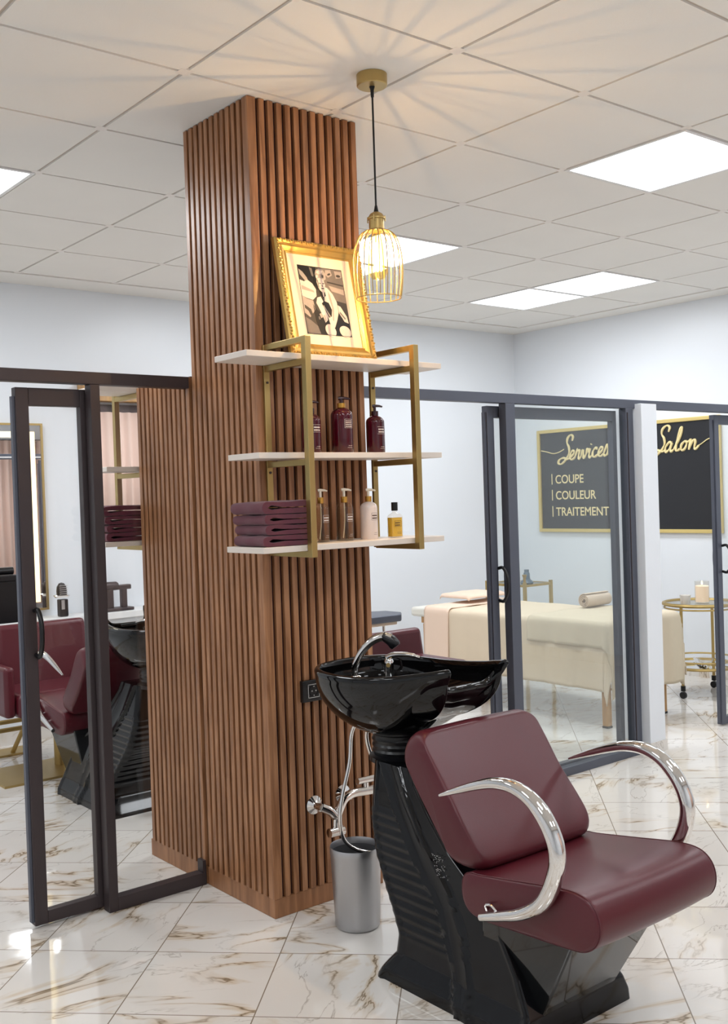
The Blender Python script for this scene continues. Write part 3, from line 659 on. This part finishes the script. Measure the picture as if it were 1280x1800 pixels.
    # taps
    sp = MB(); P = spline([(.155, -.285, .822), (.150, -.287, .86), (.160, -.305, .905), (.180, -.335, .945), (.205, -.365, .962), (.222, -.388, .955)], 6)
    sp.tube(P, [.010+.006*(k/len(P)) for k in range(len(P))], 14); sp.lathe([(.0001, .822), (.017, .822), (.017, .832), (.011, .836), (.0001, .836)], (.155, -.285, 0), 20)
    so = sp.build('spout', M_['chrome'], t, smooth=True)
    MB().tube([(.205, -.366, .965), (.222, -.388, .950), (.229, -.397, .935), (.231, -.400, .930)], [.014, .019, .019, .015], 16).build('spray_head', M_['blackm'], so, smooth=True)
    mx = MB(); mx.lathe([(.0001, .822), (.019, .822), (.017, .835), (.0155, .86), (.016, .872), (.011, .882), (.0001, .885)], (.262, -.325, 0), 24)
    mo = mx.build('mixer_tap', M_['chrome'], t, smooth=True)
    MB().tube(spline([(.258, -.320, .882), (.272, -.345, .893), (.300, -.385, .893), (.318, -.415, .885)], 5), [.010]*6+[.009]*4+[.008]*3+[.006]*3, 10).build('lever', M_['chrome'], mo, smooth=True)
    MB().tube([(.250, -.335, .862), (.243, -.344, .863)], .007, 12).build('mixer_cap', M_['brassd'], mo, smooth=True)
    # seat
    seatp = spline([(0, -.940, .385), (0, -.950, .335), (0, -1.00, .312), (0, -1.15, .318), (0, -1.29, .326), (0, -1.345, .334), (0, -1.380, .360), (0, -1.392, .400), (0, -1.380, .440), (0, -1.345, .464), (0, -1.28, .466), (0, -1.15, .447), (0, -1.02, .428), (0, -.96, .420)], 4, closed=True)
    def cushion(prof, x0, x1, crown, name, parent, bend=0, corner=0, axis=(0, 0, 1)):
        cy = sum(p.y for p in prof)/len(prof); cz = sum(p.z for p in prof)/len(prof); rows = []
        xs = [(0, .90), (.0015, .955), (.005, .985), (.011, 1.0), (.018, 1.0)]; Wd = x1-x0
        S_ = [(x0+a, f) for a, f in xs]+([(x0+a, 1.0) for a in (.024, .030, .037, .045)] if corner else [])+[(x0+.02+(Wd-.04)*k/14, 1.0) for k in range(1 if not corner else 2, 14 if not corner else 13)]+([(x1-a, 1.0) for a in (.045, .037, .030, .024)] if corner else [])+[(x1-a, f) for a, f in reversed(xs)]
        for x, f in S_:
            u = (x-x0)/Wd; cr = crown*(4*u*(1-u)); row = []
            for p in prof:
                dy = p.y-cy; dz = p.z-cz; L = math.hypot(dy, dz); k = 1-(1-f)*.11/max(L, .04)
                k2 = k+cr/max(L, .05)
                yy, zz = cy+dy*k2-bend*(4*u*(1-u)), cz+dz*k2
                dd = min(x-x0, x1-x)
                if corner and dd < corner:
                    ins = corner-math.sqrt(max(0, corner**2-(corner-dd)**2)); tt = (yy-cy)*axis[1]+(zz-cz)*axis[2]; q = -tt*ins/.19
                    yy += axis[1]*q; zz += axis[2]*q
                row.append((x, yy, zz))
            rows.append(row)
        m = MB().grid(rows, cu=True); n = len(prof); m.f += [list(range(n)), list(range(len(m.v)-n, len(m.v)))]; m.mi += [0, 0]
        o = m.build(name, M_['leather'], parent, smooth=True, angle=70)
        for x in (x0+.006, x1-.006):
            if not corner: MB().tube([(x, cy+(p.y-cy)*1.0, cz+(p.z-cz)*1.0) for p in prof], .0013, 5, closed=True).build('piping', M_['piping'], o, smooth=True)
        return o
    cushion(seatp, -.035, .448, .003, 'seat', t, .006)
    backp = spline([(0, -.700, .695), (0, -.712, .728), (0, -.742, .750), (0, -.778, .752), (0, -.800, .730), (0, -.900, .595), (0, -.985, .490), (0, -1.008, .452), (0, -.993, .428), (0, -.950, .418), (0, -.905, .424), (0, -.880, .452), (0, -.790, .560), (0, -.718, .660)], 4, closed=True)
    cushion(backp, -.025, .435, .004, 'backrest', t, corner=.045, axis=(0, .62, .785))
    # arms
    for s_, xx in ((-1, -.058), (1, .466)):
        P = spline([(xx+s_*.0, -.895, .616), (xx, -.95, .638), (xx, -1.03, .668), (xx, -1.10, .688), (xx, -1.165, .690), (xx, -1.225, .668), (xx, -1.272, .620), (xx, -1.295, .560), (xx, -1.283, .495), (xx, -1.245, .430), (xx, -1.180, .385), (xx, -1.11, .358), (xx, -1.035, .333)], 5)
        n = len(P); R = [lerp(k/n, [0, .12, .3, .45, .7, .85, 1], [.004, .011, .017, .021, .021, .015, .0095]) for k in range(n)]
        m = MB().tube(P, R, 18); ao = m.build('armrest', M_['chrome'], t, smooth=True)
        e = -.030 if s_ < 0 else .443
        for q in ((-1.12, .362), (-1.19, .390)): MB().tube([(xx, *q), (e, *q)], .008, 12).build('arm_bolt', M_['chrome'], ao, smooth=True)
    MB().tube(spline([(-.036, -1.035, .345), (-.044, -1.04, .362), (-.048, -1.062, .368), (-.048, -1.082, .356), (-.046, -1.088, .345)], 4), .0035, 8).build('recline_lever', M_['chrome'], t, smooth=True)
    # hoses
    m = MB().tube(spline([(.205, -.36, .69), (.205, -.24, .675), (.196, -.20, .63), (.182, -.2, .534), (.148, -.2, .428), (.135, -.2, .345), (.156, -.2, .275), (.205, -.225, .238), (.262, -.27, .232), (.285, -.36, .26), (.27, -.44, .32)], 6), .0065, 10)
    m.build('supply_hose', M_['chrome'], t, smooth=True)
    MB().tube(spline([(.175, -.33, .695), (.178, -.30, .644), (.189, -.30, .587), (.205, -.31, .55), (.225, -.345, .52), (.23, -.44, .50)], 5), .0065, 10).build('drain_hose', M_['chrome'], t, smooth=True)
    return t
w1 = wash_unit('burgundy leather wash chair with black basin, in the foreground before the slatted column')
w2_ = copy_tree(w1, skip=('supply_hose', 'drain_hose')); w2_.location = (.295, 2*CD+.70, 0); w2_.rotation_euler = (0, 0, PI)
tag(w2_, 'second burgundy wash chair with black basin, added behind the glass as a mirror image', 'wash chair', 'wash chairs'); w1['group'] = 'wash chairs'  # copy added to imitate the wash chair's reflection in the glass

# ------------------------------------------------------------------ bin, valve, socket
b = thing('waste_bin', 'silver round open waste bin beside the slatted column', 'bin', (.178, -.222, 0))
MB().lathe([(.0001, .002), (.070, .002), (.073, 0.006), (.0745, .02), (.083, .238), (.0845, .242), (.0845, .262), (.083, .266), (.0815, .262), (.080, .24), (.072, .012), (.0001, .012)], (.178, -.222, 0), 48).build('bin_body', M_['steel'], b, smooth=True)
MB().lathe([(.0795, .245), (.0792, .235), (.0715, .014), (.0001, .0135)], (.178, -.222, 0), 48).build('bin_liner', M_['binside'], b, smooth=True)
v = thing('wall_valve', 'chrome water valve with two wall flanges low on the slatted column', 'valve', (.26, 0, .33))
def flange(x, z):
    rows = [[(x+r*math.cos(2*PI*k/24), -y, z+r*math.sin(2*PI*k/24)) for k in range(24)] for r, y in ((.0001, .0), (.031, .0), (.032, .004), (.018, .012), (.012, .016), (.011, .05), (.0001, .05))]
    return MB().grid(rows, cu=True)
flange(.175, .352).build('flange', M_['chrome'], v, smooth=True); flange(.300, .365).build('flange', M_['chrome'], v, smooth=True)
MB().tube(spline([(.175, -.045, .352), (.205, -.055, .335), (.225, -.06, .315), (.24, -.06, .335), (.262, -.06, .365), (.30, -.06, .378), (.36, -.06, .375), (.42, -.06, .372)], 5), .016, 14).build('pipe', M_['chrome'], v, smooth=True)
MB().tube([(.225, -.06, .320), (.222, -.06, .275)], .013, 14).tube([(.190, -.065, .264), (.250, -.065, .262)], .016, 16).build('stop_tap', M_['chrome'], v, smooth=True)
MB().tube([(.36, -.06, .375), (.36, -.06, .405)], .010, 12).tube([(.322, -.06, .415), (.420, -.06, .412)], .012, 14).build('cross_handle', M_['chrome'], v, smooth=True)
sk = thing('wall_socket', 'black double wall socket on the slatted column behind the basin', 'socket', (.22, 0, .75))
rbox(.134, .306, -.016, 0.002, .712, .786).build('socket_plate', M_['socket'], sk, bevel=.002)
for x in (.156, .232):
    f = MB(); w = .048; z0, z1 = .725, .772
    f.box(x, x+w, -.0175, -.015, z0, z0+.002); f.box(x, x+w, -.0175, -.015, z1-.002, z1); f.box(x, x+.002, -.0175, -.015, z0, z1); f.box(x+w-.002, x+w, -.0175, -.015, z0, z1)
    so = f.build('socket_outlet', M_['silver'], sk)
    rows = [[(x+w/2+r*math.cos(2*PI*k/24), -.016-y, .7485+r*math.sin(2*PI*k/24)) for k in range(24)] for r, y in ((.0195, .0), (.0195, .003), (.017, .003), (.016, .0002), (.0001, .0002))]
    MB().grid(rows, cu=True).build('outlet_well', M_['blackm'], so, smooth=True)
    for dx, dz in ((-.008, 0), (.008, 0), (0, .016), (0, -.016)):
        rbox(x+w/2+dx-.002, x+w/2+dx+.002, -.0185, -.016, .7485+dz-.002, .7485+dz+.002).build('contact', M_['silver'], so)

# ------------------------------------------------------------------ styling station on the left
def salon_chair(cx, cy, label, w=.46, bw=None, top=.775, st=.455, arms=True, plate=(-.20, .20)):
    t = thing('styling_chair', label, 'chair', (cx, cy, 0)); hw = w/2
    def cu(name, x0, x1, y0, y1, z0, z1, bev=.02, par=t, m='leather'):
        return rbox(x0, x1, y0, y1, z0, z1).build(name, M_[m], par, smooth=True, bevel=bev, seg=4)
    cu('seat', cx-hw, cx+hw, cy-.22, cy+.16, .33, st, .03)
    bk = MB(); rows = []
    bk.prism([(cy+.13, .40), (cy+.21, .40), (cy+.25, top-.01), (cy+.18, top)], 0, cx-(bw or hw+.03), cx+(bw or hw+.03))
    bk.build('backrest', M_['leather'], t, smooth=True, bevel=.028, seg=4)
    for s_ in ((-1, 1) if arms else ()):
        a = cx+s_*(hw+.005); b_ = cx+s_*(hw+.06)
        ar = cu('armrest', a, b_, cy-.21, cy+.13, .34, .60, .02)
        rbox(cx+s_*(hw-.004)-.0, cx+s_*(hw-.004)-s_*.0+s_*.012, cy+.06, cy+.10, .53, .60).build('brass_plate', M_['brassd'], ar)
    MB().cyl((cx, cy), .03, .012, .34).build('column', M_['brassd'], t, smooth=True)
    rbox(cx+plate[0], cx+plate[1], cy-.24, cy+.16, 0, .012).build('base_plate', M_['brassd'], t, bevel=.002)
    return t
salon_chair(.31, 2.53, 'burgundy styling chair on a square brass base plate, by the lit mirror', w=.60, bw=.255, plate=(-.39, .11))
# wall console, mirror, footrest, things on it
cns = thing('wall_console', 'white wall ledge under the lit mirror', 'console', (.1, YB, .70))
rbox(-1.2, 1.35, 3.03, YB-.001, .705, .745).build('counter_top', M_['whitem'], cns, bevel=.003); rbox(-1.2, 1.35, 3.06, YB-.001, .66, .704).build('apron', M_['wall'], cns)
mr = thing('wall_mirror', 'tall wall mirror with a warm lit strip, above the white ledge', 'mirror', (0, YB, 1.35))
mx0, mx1, mz0, mz1 = -.55, .555, .785, 1.912
f = MB()
for a in ((mx0, mx0+.012, mz0, mz1), (mx1-.012, mx1, mz0, mz1), (mx0+.012, mx1-.012, mz0, mz0+.012), (mx0+.012, mx1-.012, mz1-.012, mz1)): f.box(a[0], a[1], YB-.035, YB-.001, a[2], a[3])
f.build('mirror_frame', M_['brassd'], mr)
rbox(mx0+.012, mx1-.012, YB-.028, YB-.001, mz0+.012, mz1-.012).build('mirror_glass', M_['mirror'], mr)
f = MB(); q = .05; s_ = .036; yy = YB-.030
for a in ((mx0+q, mx0+q+s_, mz0+q, mz1-q), (mx1-q-s_, mx1-q, mz0+q, mz1-q), (mx0+q+s_, mx1-q-s_, mz0+q-.008, mz0+q-.008+s_), (mx0+q+s_, mx1-q-s_, mz1-q-s_, mz1-q)): f.box(a[0], a[1], yy, YB-.027, a[2], a[3])
f.build('led_strip', M_['led'], mr)
bx = thing('storage_box', 'black box with a dark rolled towel on top, in front of the lit mirror', 'box', (.20, 3.10, .745))
rbox(.06, .335, 3.04, 3.17, .746, .985).build('box_body', M_['blackm'], bx, bevel=.003); rbox(.05, .320, 3.035, 3.175, .986, 1.02).build('box_lid', M_['blackm'], bx, bevel=.004)
tb = MB().tube([(.04, 3.10, 1.043), (.30, 3.10, 1.043)], .022, 16); tag(tb.build('rolled_towel', M_['blackm'], smooth=True), 'black rolled towel lying on the black box', 'towel')
cl = thing('hair_clipper', 'black hair clipper standing in its charging dock on the white ledge', 'hair clipper', (.595, 3.10, .745))
rbox(.570, .622, 3.075, 3.125, .746, .85).build('clipper_body', M_['blackm'], cl, bevel=.006, seg=3)
rbox(.578, .598, 3.073, 3.0755, .79, .846).build('clipper_badge', M_['silver'], cl); MB().lathe([(.0001, .856), (.040, .860), (.050, .872), (.046, .876), (.0001, .868)], (.592, 3.10, 0), 24).build('dock_ring', M_['chrome'], cl, smooth=True)
m = MB().lathe([(.0001, .868), (.030, .868), (.031, .90), (.028, .925), (.016, .945), (.0001, .95)], (.592, 3.10, 0), 24); hd = m.build('clipper_head', M_['blackm'], cl, smooth=True)
m = MB()
for k in range(5): m.box(.568, .616, 3.066, 3.072, .882+k*.012, .886+k*.012)
m.build('comb_teeth', M_['silver'], hd)
hr = thing('hair_dryer', 'dark grey hair dryer on a stand on the white ledge behind the second basin', 'hair dryer', (.92, 3.12, .745))
MB().tube([(.835, 3.12, .895), (.86, 3.12, .90), (.955, 3.12, .90), (.965, 3.12, .90)], [.022, .029, .027, .02], 18).build('barrel', M_['fr'], hr, smooth=True)
rbox(.885, .93, 3.10, 3.14, .76, .885).build('handle', M_['fr'], hr, bevel=.008, seg=3); rbox(.95, 1.05, 3.10, 3.14, .875, .905).build('nozzle', M_['fr'], hr, bevel=.006); rbox(.985, 1.02, 3.10, 3.14, .76, .88).build('stand', M_['fr'], hr, bevel=.004)
rbox(.86, 1.05, 3.07, 3.17, .746, .765).build('stand_base', M_['fr'], hr, bevel=.004)
fr_ = thing('footrest', 'brass footrest with a small floor plate below the white ledge', 'footrest', (.2, 2.97, 0))
m = MB(); m.tube([(-.25, 2.86, .172), (.36, 2.86, .172)], .013, 12); m.tube([(-.25, 2.92, .205), (.36, 2.92, .205)], .013, 12); m.tube([(.36, 2.86, .172), (.36, 2.92, .205)], .013, 12); m.build('foot_bar', M_['brassd'], fr_, smooth=True)
MB().tube([(.25, 2.88, .17), (.22, 2.99, .012)], .013, 12).build('strut', M_['brassd'], fr_, smooth=True); rbox(.02, .36, 2.95, 3.12, 0, .012).build('floor_plate', M_['brassd'], fr_, bevel=.002)

# ------------------------------------------------------------------ right hand room
salon_chair(1.62, 1.12, 'burgundy styling chair partly hidden behind the foreground basin', w=.44, top=.69, st=.555, arms=False)
tr = thing('tray_stand', 'dark tray on a slim pole, peeking out right of the slatted column', 'tray stand', (1.98, 1.86, 0))
MB().prism([(1.80, 1.74), (2.09, 1.72), (2.16, 1.80), (2.15, 1.93), (2.0, 2.02), (1.8, 2.0)], 2, .665, .708).build('tray', M_['frb'], tr, bevel=.008, seg=3); MB().prism([(1.82, 1.76), (2.08, 1.75), (2.13, 1.81), (2.12, 1.92), (1.99, 2.0), (1.82, 1.98)], 2, .645, .664).build('underside', M_['cream'], tr, bevel=.003)
MB().tube([(2.05, 1.84, .02), (2.05, 1.84, .645)], .009, 10).build('pole', M_['chrome'], tr, smooth=True); MB().cyl((2.05, 1.84), .12, 0, .02).build('base', M_['chrome'], tr, smooth=True)

mt = thing('massage_table', 'massage table on light wooden legs with a cream padded top', 'massage table', (3.27, 1.75, 0))
rbox(2.97, 3.60, .92, 2.64, .545, .61).build('mattress', M_['vinyl'], mt, smooth=True, bevel=.02, seg=4)
rbox(3.0, 3.57, .95, 2.56, .50, .544).build('bed_frame', M_['lightwood'], mt, bevel=.003)
for x in (3.0, 3.545):
    for y in (.955, 2.50): 
        lg = rbox(x-.02, x+.02, y-.02, y+.02, .012, .50).build('leg', M_['lightwood'], mt, bevel=.003); rbox(x-.021, x+.021, y-.021, y+.021, 0, .012).build('rubber_foot', M_['blackm'], lg)
MB().tube([(3.0, .955, .22), (3.545, .955, .22)], .008, 8).build('brace', M_['brassd'], mt)
def cloth(name, x0, x1, y0, y1, z, ex0, ex1, ey0, ey1, m, label, cat, seed=0, amp=.012, off=.012, dn=.02, parent=None):
    """sheet lying on the box x0..x1, y0..y1 and falling over its sides by ex0, ex1, ey0, ey1"""
    def ax(a, b, e0, e1):
        out = []; n0 = int(e0/dn)+1 if e0 else 0; n1 = int(e1/dn)+1 if e1 else 0; nm = int((b-a)/dn)
        out += [a-e0+e0*k/n0 for k in range(n0)]; out += [a+(b-a)*k/nm for k in range(nm+1)]; out += [b+e1*(k+1)/n1 for k in range(n1)]
        return out
    rows = []
    for v in ax(y0, y1, ey0, ey1):
        row = []
        for u in ax(x0, x1, ex0, ex1):
            dx = max(x0-u, u-x1, 0); dy = max(y0-v, v-y1, 0); sx = -1 if u < x0 else 1; sy = -1 if v < y0 else 1
            d = math.hypot(dx, dy); px = min(max(u, x0), x1); py = min(max(v, y0), y1); pz = z+.0015*math.sin(u*23+v*17+seed)
            if d > 0:
                r = .028; w = 1.0
                if d < r*1.4: a = d/r/1.4*PI/2; o_ = r*math.sin(a); dz = r*(1-math.cos(a))
                else: o_ = r; dz = r+(d-r*1.4)
                nx, ny = (dx/d*sx, dy/d*sy); f = min(1, d/.35)
                wave = amp*f*(math.sin((u if dy > dx else v)*21+seed)+.5*math.sin((u if dy > dx else v)*47+seed*3))
                cor = min(dx, dy)/max(d, 1e-5)
                o_ += wave+off*f+cor*.05*f
                px += nx*o_; py += ny*o_; pz = z-dz
            row.append((px, py, pz))
        rows.append(row)
    o = MB().grid(rows).build(name, m, parent, smooth=True, angle=80); so = o.modifiers.new('solid', 'SOLIDIFY'); so.thickness = .006; so.offset = 1
    return tag(o, label, cat) if label else o
cloth('table_sheet', 2.965, 3.605, .915, 2.42, .618, .40, .30, .26, 0, M_['sheet'], 'beige sheet covering the massage table down to the calves of its legs', 'sheet', 1, .006)
cloth('draped_cloth', 2.955, 3.615, 2.20, 2.44, .628, .40, .2, 0, 0, M_['peach'], 'peach cloth strip draped over the head end of the massage table', 'cloth', 4, .004)
cloth('blanket', 2.953, 3.617, .905, 1.485, .630, .16, .15, .44, 0, M_['blanket'], 'beige blanket hanging over the foot of the massage table', 'blanket', 2, .014)
# rolled towel
def roll(cx, cy, z, r, L, label):
    m = MB(); turns = 3.3; n = 90; pts = []
    for k in range(n+1):
        a = 2*PI*turns*k/n; rr = .010+(r-.014)*k/n; pts.append((rr*math.cos(a), rr*math.sin(a)))
    th = .0065; rows = []
    for x in (0, .006, L-.006, L):
        ins = .0015 if x in (0, L) else 0
        inner = []; outer = []
        for k, (a, b) in enumerate(pts):
            d = math.hypot(a, b); outer.append((cx+x, cy+a/d*(d+th-ins), z+r+b/d*(d+th-ins))); inner.append((cx+x, cy+a/d*(d-ins*0), z+r+b/d*(d+ins)))
        rows.append(outer+inner[::-1])
    m.grid(rows, cu=True)
    N = len(rows[0])
    for base in (0, 3*N):
        for k in range(n): m.f.append([base+k, base+k+1, base+N-2-k, base+N-1-k]); m.mi.append(0)
    o = m.build('rolled_towel', M_['cream'], smooth=True, angle=60)
    return tag(o, label, 'towel')
roll(3.40, 1.43, .638, .046, .24, 'cream rolled towel lying on the massage table')
cloth('folded_blanket', 3.20, 3.52, 2.28, 2.52, .690, .035, .035, .035, .035, M_['peach'], 'folded peach blanket on the head end of the massage table', 'blanket', 7, .003, .004, .012)
# sign
sg = thing('sign_board', 'large black sign with gold frame and gold script on the right wall', 'sign', (XR, 2.12, 1.48))
y0, y1, z0, z1 = 1.265, 2.985, 1.055, 1.905
rbox(XR-.014, XR-.001, y0+.01, y1-.01, z0+.01, z1-.01).build('board', M_['blackpaint'], sg)
f = MB()
for a in ((y0, y0+.028, z0, z1), (y1-.028, y1, z0, z1), (y0+.028, y1-.028, z0, z0+.028), (y0+.028, y1-.028, z1-.028, z1)): f.box(XR-.03, XR-.001, a[0], a[1], a[2], a[3])
f.build('sign_frame', M_['signgold'], sg, bevel=.004)
xs_ = XR-.0205
def put_text(body, y, z, h):
    cu = bpy.data.curves.new('txt', 'FONT'); cu.body = body; cu.size = 1; cu.extrude = .012; cu.offset = .010; tmp = bpy.data.objects.new('tmp_text', cu); COL.objects.link(tmp)
    bpy.context.view_layer.update(); dg = bpy.context.evaluated_depsgraph_get(); me = bpy.data.meshes.new_from_object(tmp.evaluated_get(dg)); bpy.data.objects.remove(tmp)
    k = h/.73; yw = .93
    for vv in me.vertices: x, yy, zz = vv.co; vv.co = (XR-.0145-zz*k*.3, y-x*k*yw, z+yy*k)
    me.materials.clear(); me.materials.append(M_['signlet']); o = bpy.data.objects.new('lettering', me); COL.objects.link(o); o.parent = sg; o.location = -Vector(sg.location)
for body, z in (('COUPE', 1.457), ('COULEUR', 1.325), ('TRAITEMENT', 1.190)):
    put_text(body, 2.808, z, .072)
    rbox(XR-.017, XR-.014, 2.838, 2.845, z-.008, z+.080).build('divider_bar', M_['signlet'], sg)
G = {
 'S': (1.15, [[(1.25, 2.15), (1.28, 2.6), (1.0, 2.85), (.68, 2.55), (.66, 2.0), (.95, 1.5), (1.08, .85), (.85, .15), (.35, -.35), (-.05, -.25), (.0, .15), (.5, .3), (1.0, .1), (1.25, .25)]]),
 'e': (.72, [[(0, .2), (.35, .45), (.55, .8), (.38, 1.02), (.15, .75), (.14, .25), (.36, 0), (.72, .2)]]),
 'r': (.72, [[(0, .2), (.2, 1.1), (.22, .9), (.45, .95), (.42, .35), (.52, 0), (.72, .2)]]),
 'v': (.80, [[(0, .2), (.12, .95), (.25, .5), (.36, .02), (.58, .45), (.62, 1.0), (.80, .85)]]),
 'i': (.45, [[(0, .6), (.15, 1), (.14, .3), (.26, 0), (.45, .2)], [(.2, 1.42), (.24, 1.5)]]),
 'c': (.65, [[(.55, .8), (.4, 1.02), (.12, .7), (.12, .2), (.36, 0), (.65, .2)]]),
 's': (.60, [[(0, .2), (.28, 1.2), (.45, .65), (.46, .2), (.2, -.02), (.05, .15)]]),
 'd': (.85, [[(.55, .85), (.35, 1.02), (.08, .5), (.2, 0), (.5, .35), (.68, 2.1), (.56, .4), (.66, 0), (.85, .2)]]),
 'u': (.85, [[(0, .5), (.12, 1), (.12, .25), (.3, 0), (.55, .4), (.6, 1), (.6, .2), (.85, .15)]]),
 'a': (.85, [[(.58, .85), (.35, 1.02), (.08, .5), (.2, 0), (.46, .3), (.6, .95), (.56, .3), (.66, 0), (.85, .2)]]),
 'l': (.55, [[(0, .2), (.35, 1.4), (.42, 2.35), (.28, 2.3), (.16, 1.1), (.2, .2), (.36, 0), (.55, .2)]]),
 'o': (.70, [[(.34, 1.0), (.08, .6), (.15, .05), (.42, .1), (.52, .65), (.36, 1.0), (.48, .82), (.70, .9)]]),
 'n': (.95, [[(0, .85), (.12, 1), (.1, 0), (.22, .65), (.42, 1.02), (.55, .75), (.55, .2), (.68, 0), (.95, .3)]]),
}
sc = MB()
def script(word, yy, z, sx, sz, slope):
    x = 0
    for ch in word:
        w, strokes = G[ch]
        for st in strokes:
            P = [(0, 0, 0)]
            pts = [(xs_, yy-(x+a+.18*b)*sx, z+b*sz+slope*(x+a)) for a, b in st]; pp = spline(pts, 6) if len(pts) > 2 else [Vector(q) for q in pts]; n = len(pp)
            R = [.0060+.0042*abs(math.sin(k/n*PI*len(st)/2.2)) for k in range(n)]
            sc.tube([(xs_+.002, p.y, p.z) for p in pp], R, 7)
        x += w
    return yy-x*sx
e = script('Services', 2.755, 1.640, .0865, .072, .004)
script('du', 2.13, 1.665, .09, .066, .002)
script('Salon', 1.855, 1.655, .098, .070, .004)
sc.tube(spline([(xs_, 2.945, 1.735), (xs_, 2.88, 1.722), (xs_, 2.82, 1.706), (xs_, 2.76, 1.712), (xs_, 2.70, 1.735)], 6), .0042, 7)
sc.tube(spline([(xs_, 1.455, 1.69), (xs_, 1.42, 1.705), (xs_, 1.36, 1.738), (xs_, 1.31, 1.735), (xs_, 1.285, 1.73)], 6), .0042, 7)
sc.build('script_lettering', M_['signlet'], sg, smooth=True)

# side table behind the massage table
st = thing('side_table', 'gold framed glass side table behind the massage table', 'side table', (4.2, 2.72, 0))
f = MB()
for x in (4.05, 4.35):
    for y in (2.53, 2.93): f.box(x-.011, x+.011, y-.011, y+.011, 0, .70)
f.build('frame', M_['brassd'], st)
f = MB(); f.box(4.05, 4.35, 2.52, 2.54, .665, .683); f.box(4.05, 4.35, 2.92, 2.94, .665, .683); f.box(4.04, 4.06, 2.54, 2.92, .665, .683); f.box(4.34, 4.36, 2.54, 2.92, .665, .683); f.build('top_rail', M_['brassd'], st)
rbox(4.06, 4.34, 2.54, 2.92, .672, .680).build('glass_top', M_['pane_table'], st)
MB().lathe([(.0001, .700), (.010, .700), (.012, .745), (.018, .752), (.018, .762), (.0001, .765)], (4.05, 2.53, 0), 14).build('finial', M_['brassd'], st, smooth=True)
wb = thing('lotion_bottle', 'tall white bottle on the gold side table', 'bottle', (4.12, 2.685, .684)); MB().lathe([(.0001, 0), (.037, 0), (.037, .13), (.03, .145), (.012, .15), (.012, .16), (.0001, .16)], (4.12, 2.685, .684), 24).build('bottle_body', M_['whitem'], wb, smooth=True); MB().lathe([(.012, .16), (.014, .175), (.006, .19), (.004, .215), (.0001, .215)], (4.12, 2.685, .684), 14).build('nozzle', M_['lotion'], wb, smooth=True)
sb_ = thing('stoppered_bottle', 'small slate blue bottle on the gold side table', 'bottle', (4.12, 2.570, .684)); MB().lathe([(.0001, 0), (.046, 0), (.052, .012), (.040, .028), (.026, .038), (.024, .085), (.018, .092), (.0001, .092)], (4.12, 2.570, .684), 20).build('bottle_body', M_['slateblue'], sb_, smooth=True); MB().lathe([(.018, .09), (.019, .112), (.0001, .113)], (4.12, 2.570, .684), 14).build('stopper', M_['slateblue'], sb_, smooth=True)
# trolley with candles
tl = thing('bar_trolley', 'round two tier gold trolley with glass top at the right', 'trolley', (4.24, 1.12, 0)); cx, cy, R = 4.24, 1.13, .235
def ring(z, r, t=.010, nm='rail'): return MB().tube([(cx+r*math.cos(2*PI*k/48), cy+r*math.sin(2*PI*k/48), z) for k in range(48)], t, 8, closed=True).build(nm, M_['brassd'], tl, smooth=True)
ring(.612, R, .012, 'top_ring'); ring(.585, R-.004, .006); ring(.195, R, .010, 'lower_ring'); ring(.238, R, .006)
MB().cyl((cx, cy), R-.006, .608, .615, 40).build('glass_top', M_['pane_table'], tl, smooth=True); MB().cyl((cx, cy), R-.006, .190, .196, 40).build('lower_shelf', M_['mirror'], tl, smooth=True)
for k in (183, 13, 280):
    a = math.radians(k); lx, ly = cx+(R-.002)*math.cos(a), cy+(R-.002)*math.sin(a)
    lg = MB().tube([(lx, ly, .07), (lx, ly, .605)], .010, 10).build('leg', M_['brassd'], tl, smooth=True)
    MB().tube([(lx-.010, ly, .023), (lx+.010, ly, .023)], .023, 18).build('caster', M_['blackm'], lg, smooth=True); MB().tube([(lx, ly, .05), (lx, ly, .085)], .016, 10).build('caster_stem', M_['blackm'], lg, smooth=True)
cd = thing('candle', 'large lit candle in a clear glass jar on the gold trolley', 'candle', (4.235, 1.105, .616)); c = (4.235, 1.105, .616)
MB().lathe([(.0001, 0), (.046, 0), (.047, .004), (.047, .145), (.0455, .145), (.0455, .006), (.0001, .006)], c, 32).build('glass_jar', M_['jar'], cd, smooth=True)
MB().lathe([(.0001, .0065), (.0445, .0065), (.0445, .112), (.040, .115), (.0001, .112)], c, 32).build('wax', M_['wax'], cd, smooth=True)
MB().tube([(c[0], c[1], c[2]+.110), (c[0], c[1], c[2]+.122)], .001, 6).build('wick', M_['blackm'], cd); MB().lathe([(.0001, .120), (.004, .126), (.0035, .134), (.0001, .146)], c, 12).build('flame', M_['flame'], cd, smooth=True)
t2 = thing('candle', 'small candle in a pale stone cup beside the lit candle', 'candle', (4.04, 1.10, .616)); c = (4.055, 1.115, .616)
MB().lathe([(.0001, 0), (.027, 0), (.030, .004), (.036, .066), (.033, .066), (.028, .05), (.0001, .05)], c, 28).build('cup', M_['marble_plain'], t2, smooth=True); MB().lathe([(.0001, .051), (.030, .051), (.0001, .053)], c, 24).build('wax', M_['cream'], t2, smooth=True)
bw = MB().lathe([(.0001, 0), (.03, 0), (.045, .03), (.055, .055), (.052, .055), (.04, .03), (.0001, .006)], (4.20, 1.07, .197), 8); tag(bw.build('glass_bowl', M_['jar']), 'small faceted glass bowl on the lower tier of the gold trolley', 'bowl')
bg = MB(); 
for k in range(4): bg.tube([(4.09+.03*k, .98+.04*k, .206), (4.28+.02*k, 1.16+.03*k, .212)], .008, 8)
tag(bg.build('metal_tongs', M_['chrome'], smooth=True), 'chrome tools lying on the lower tier of the gold trolley', 'tools')
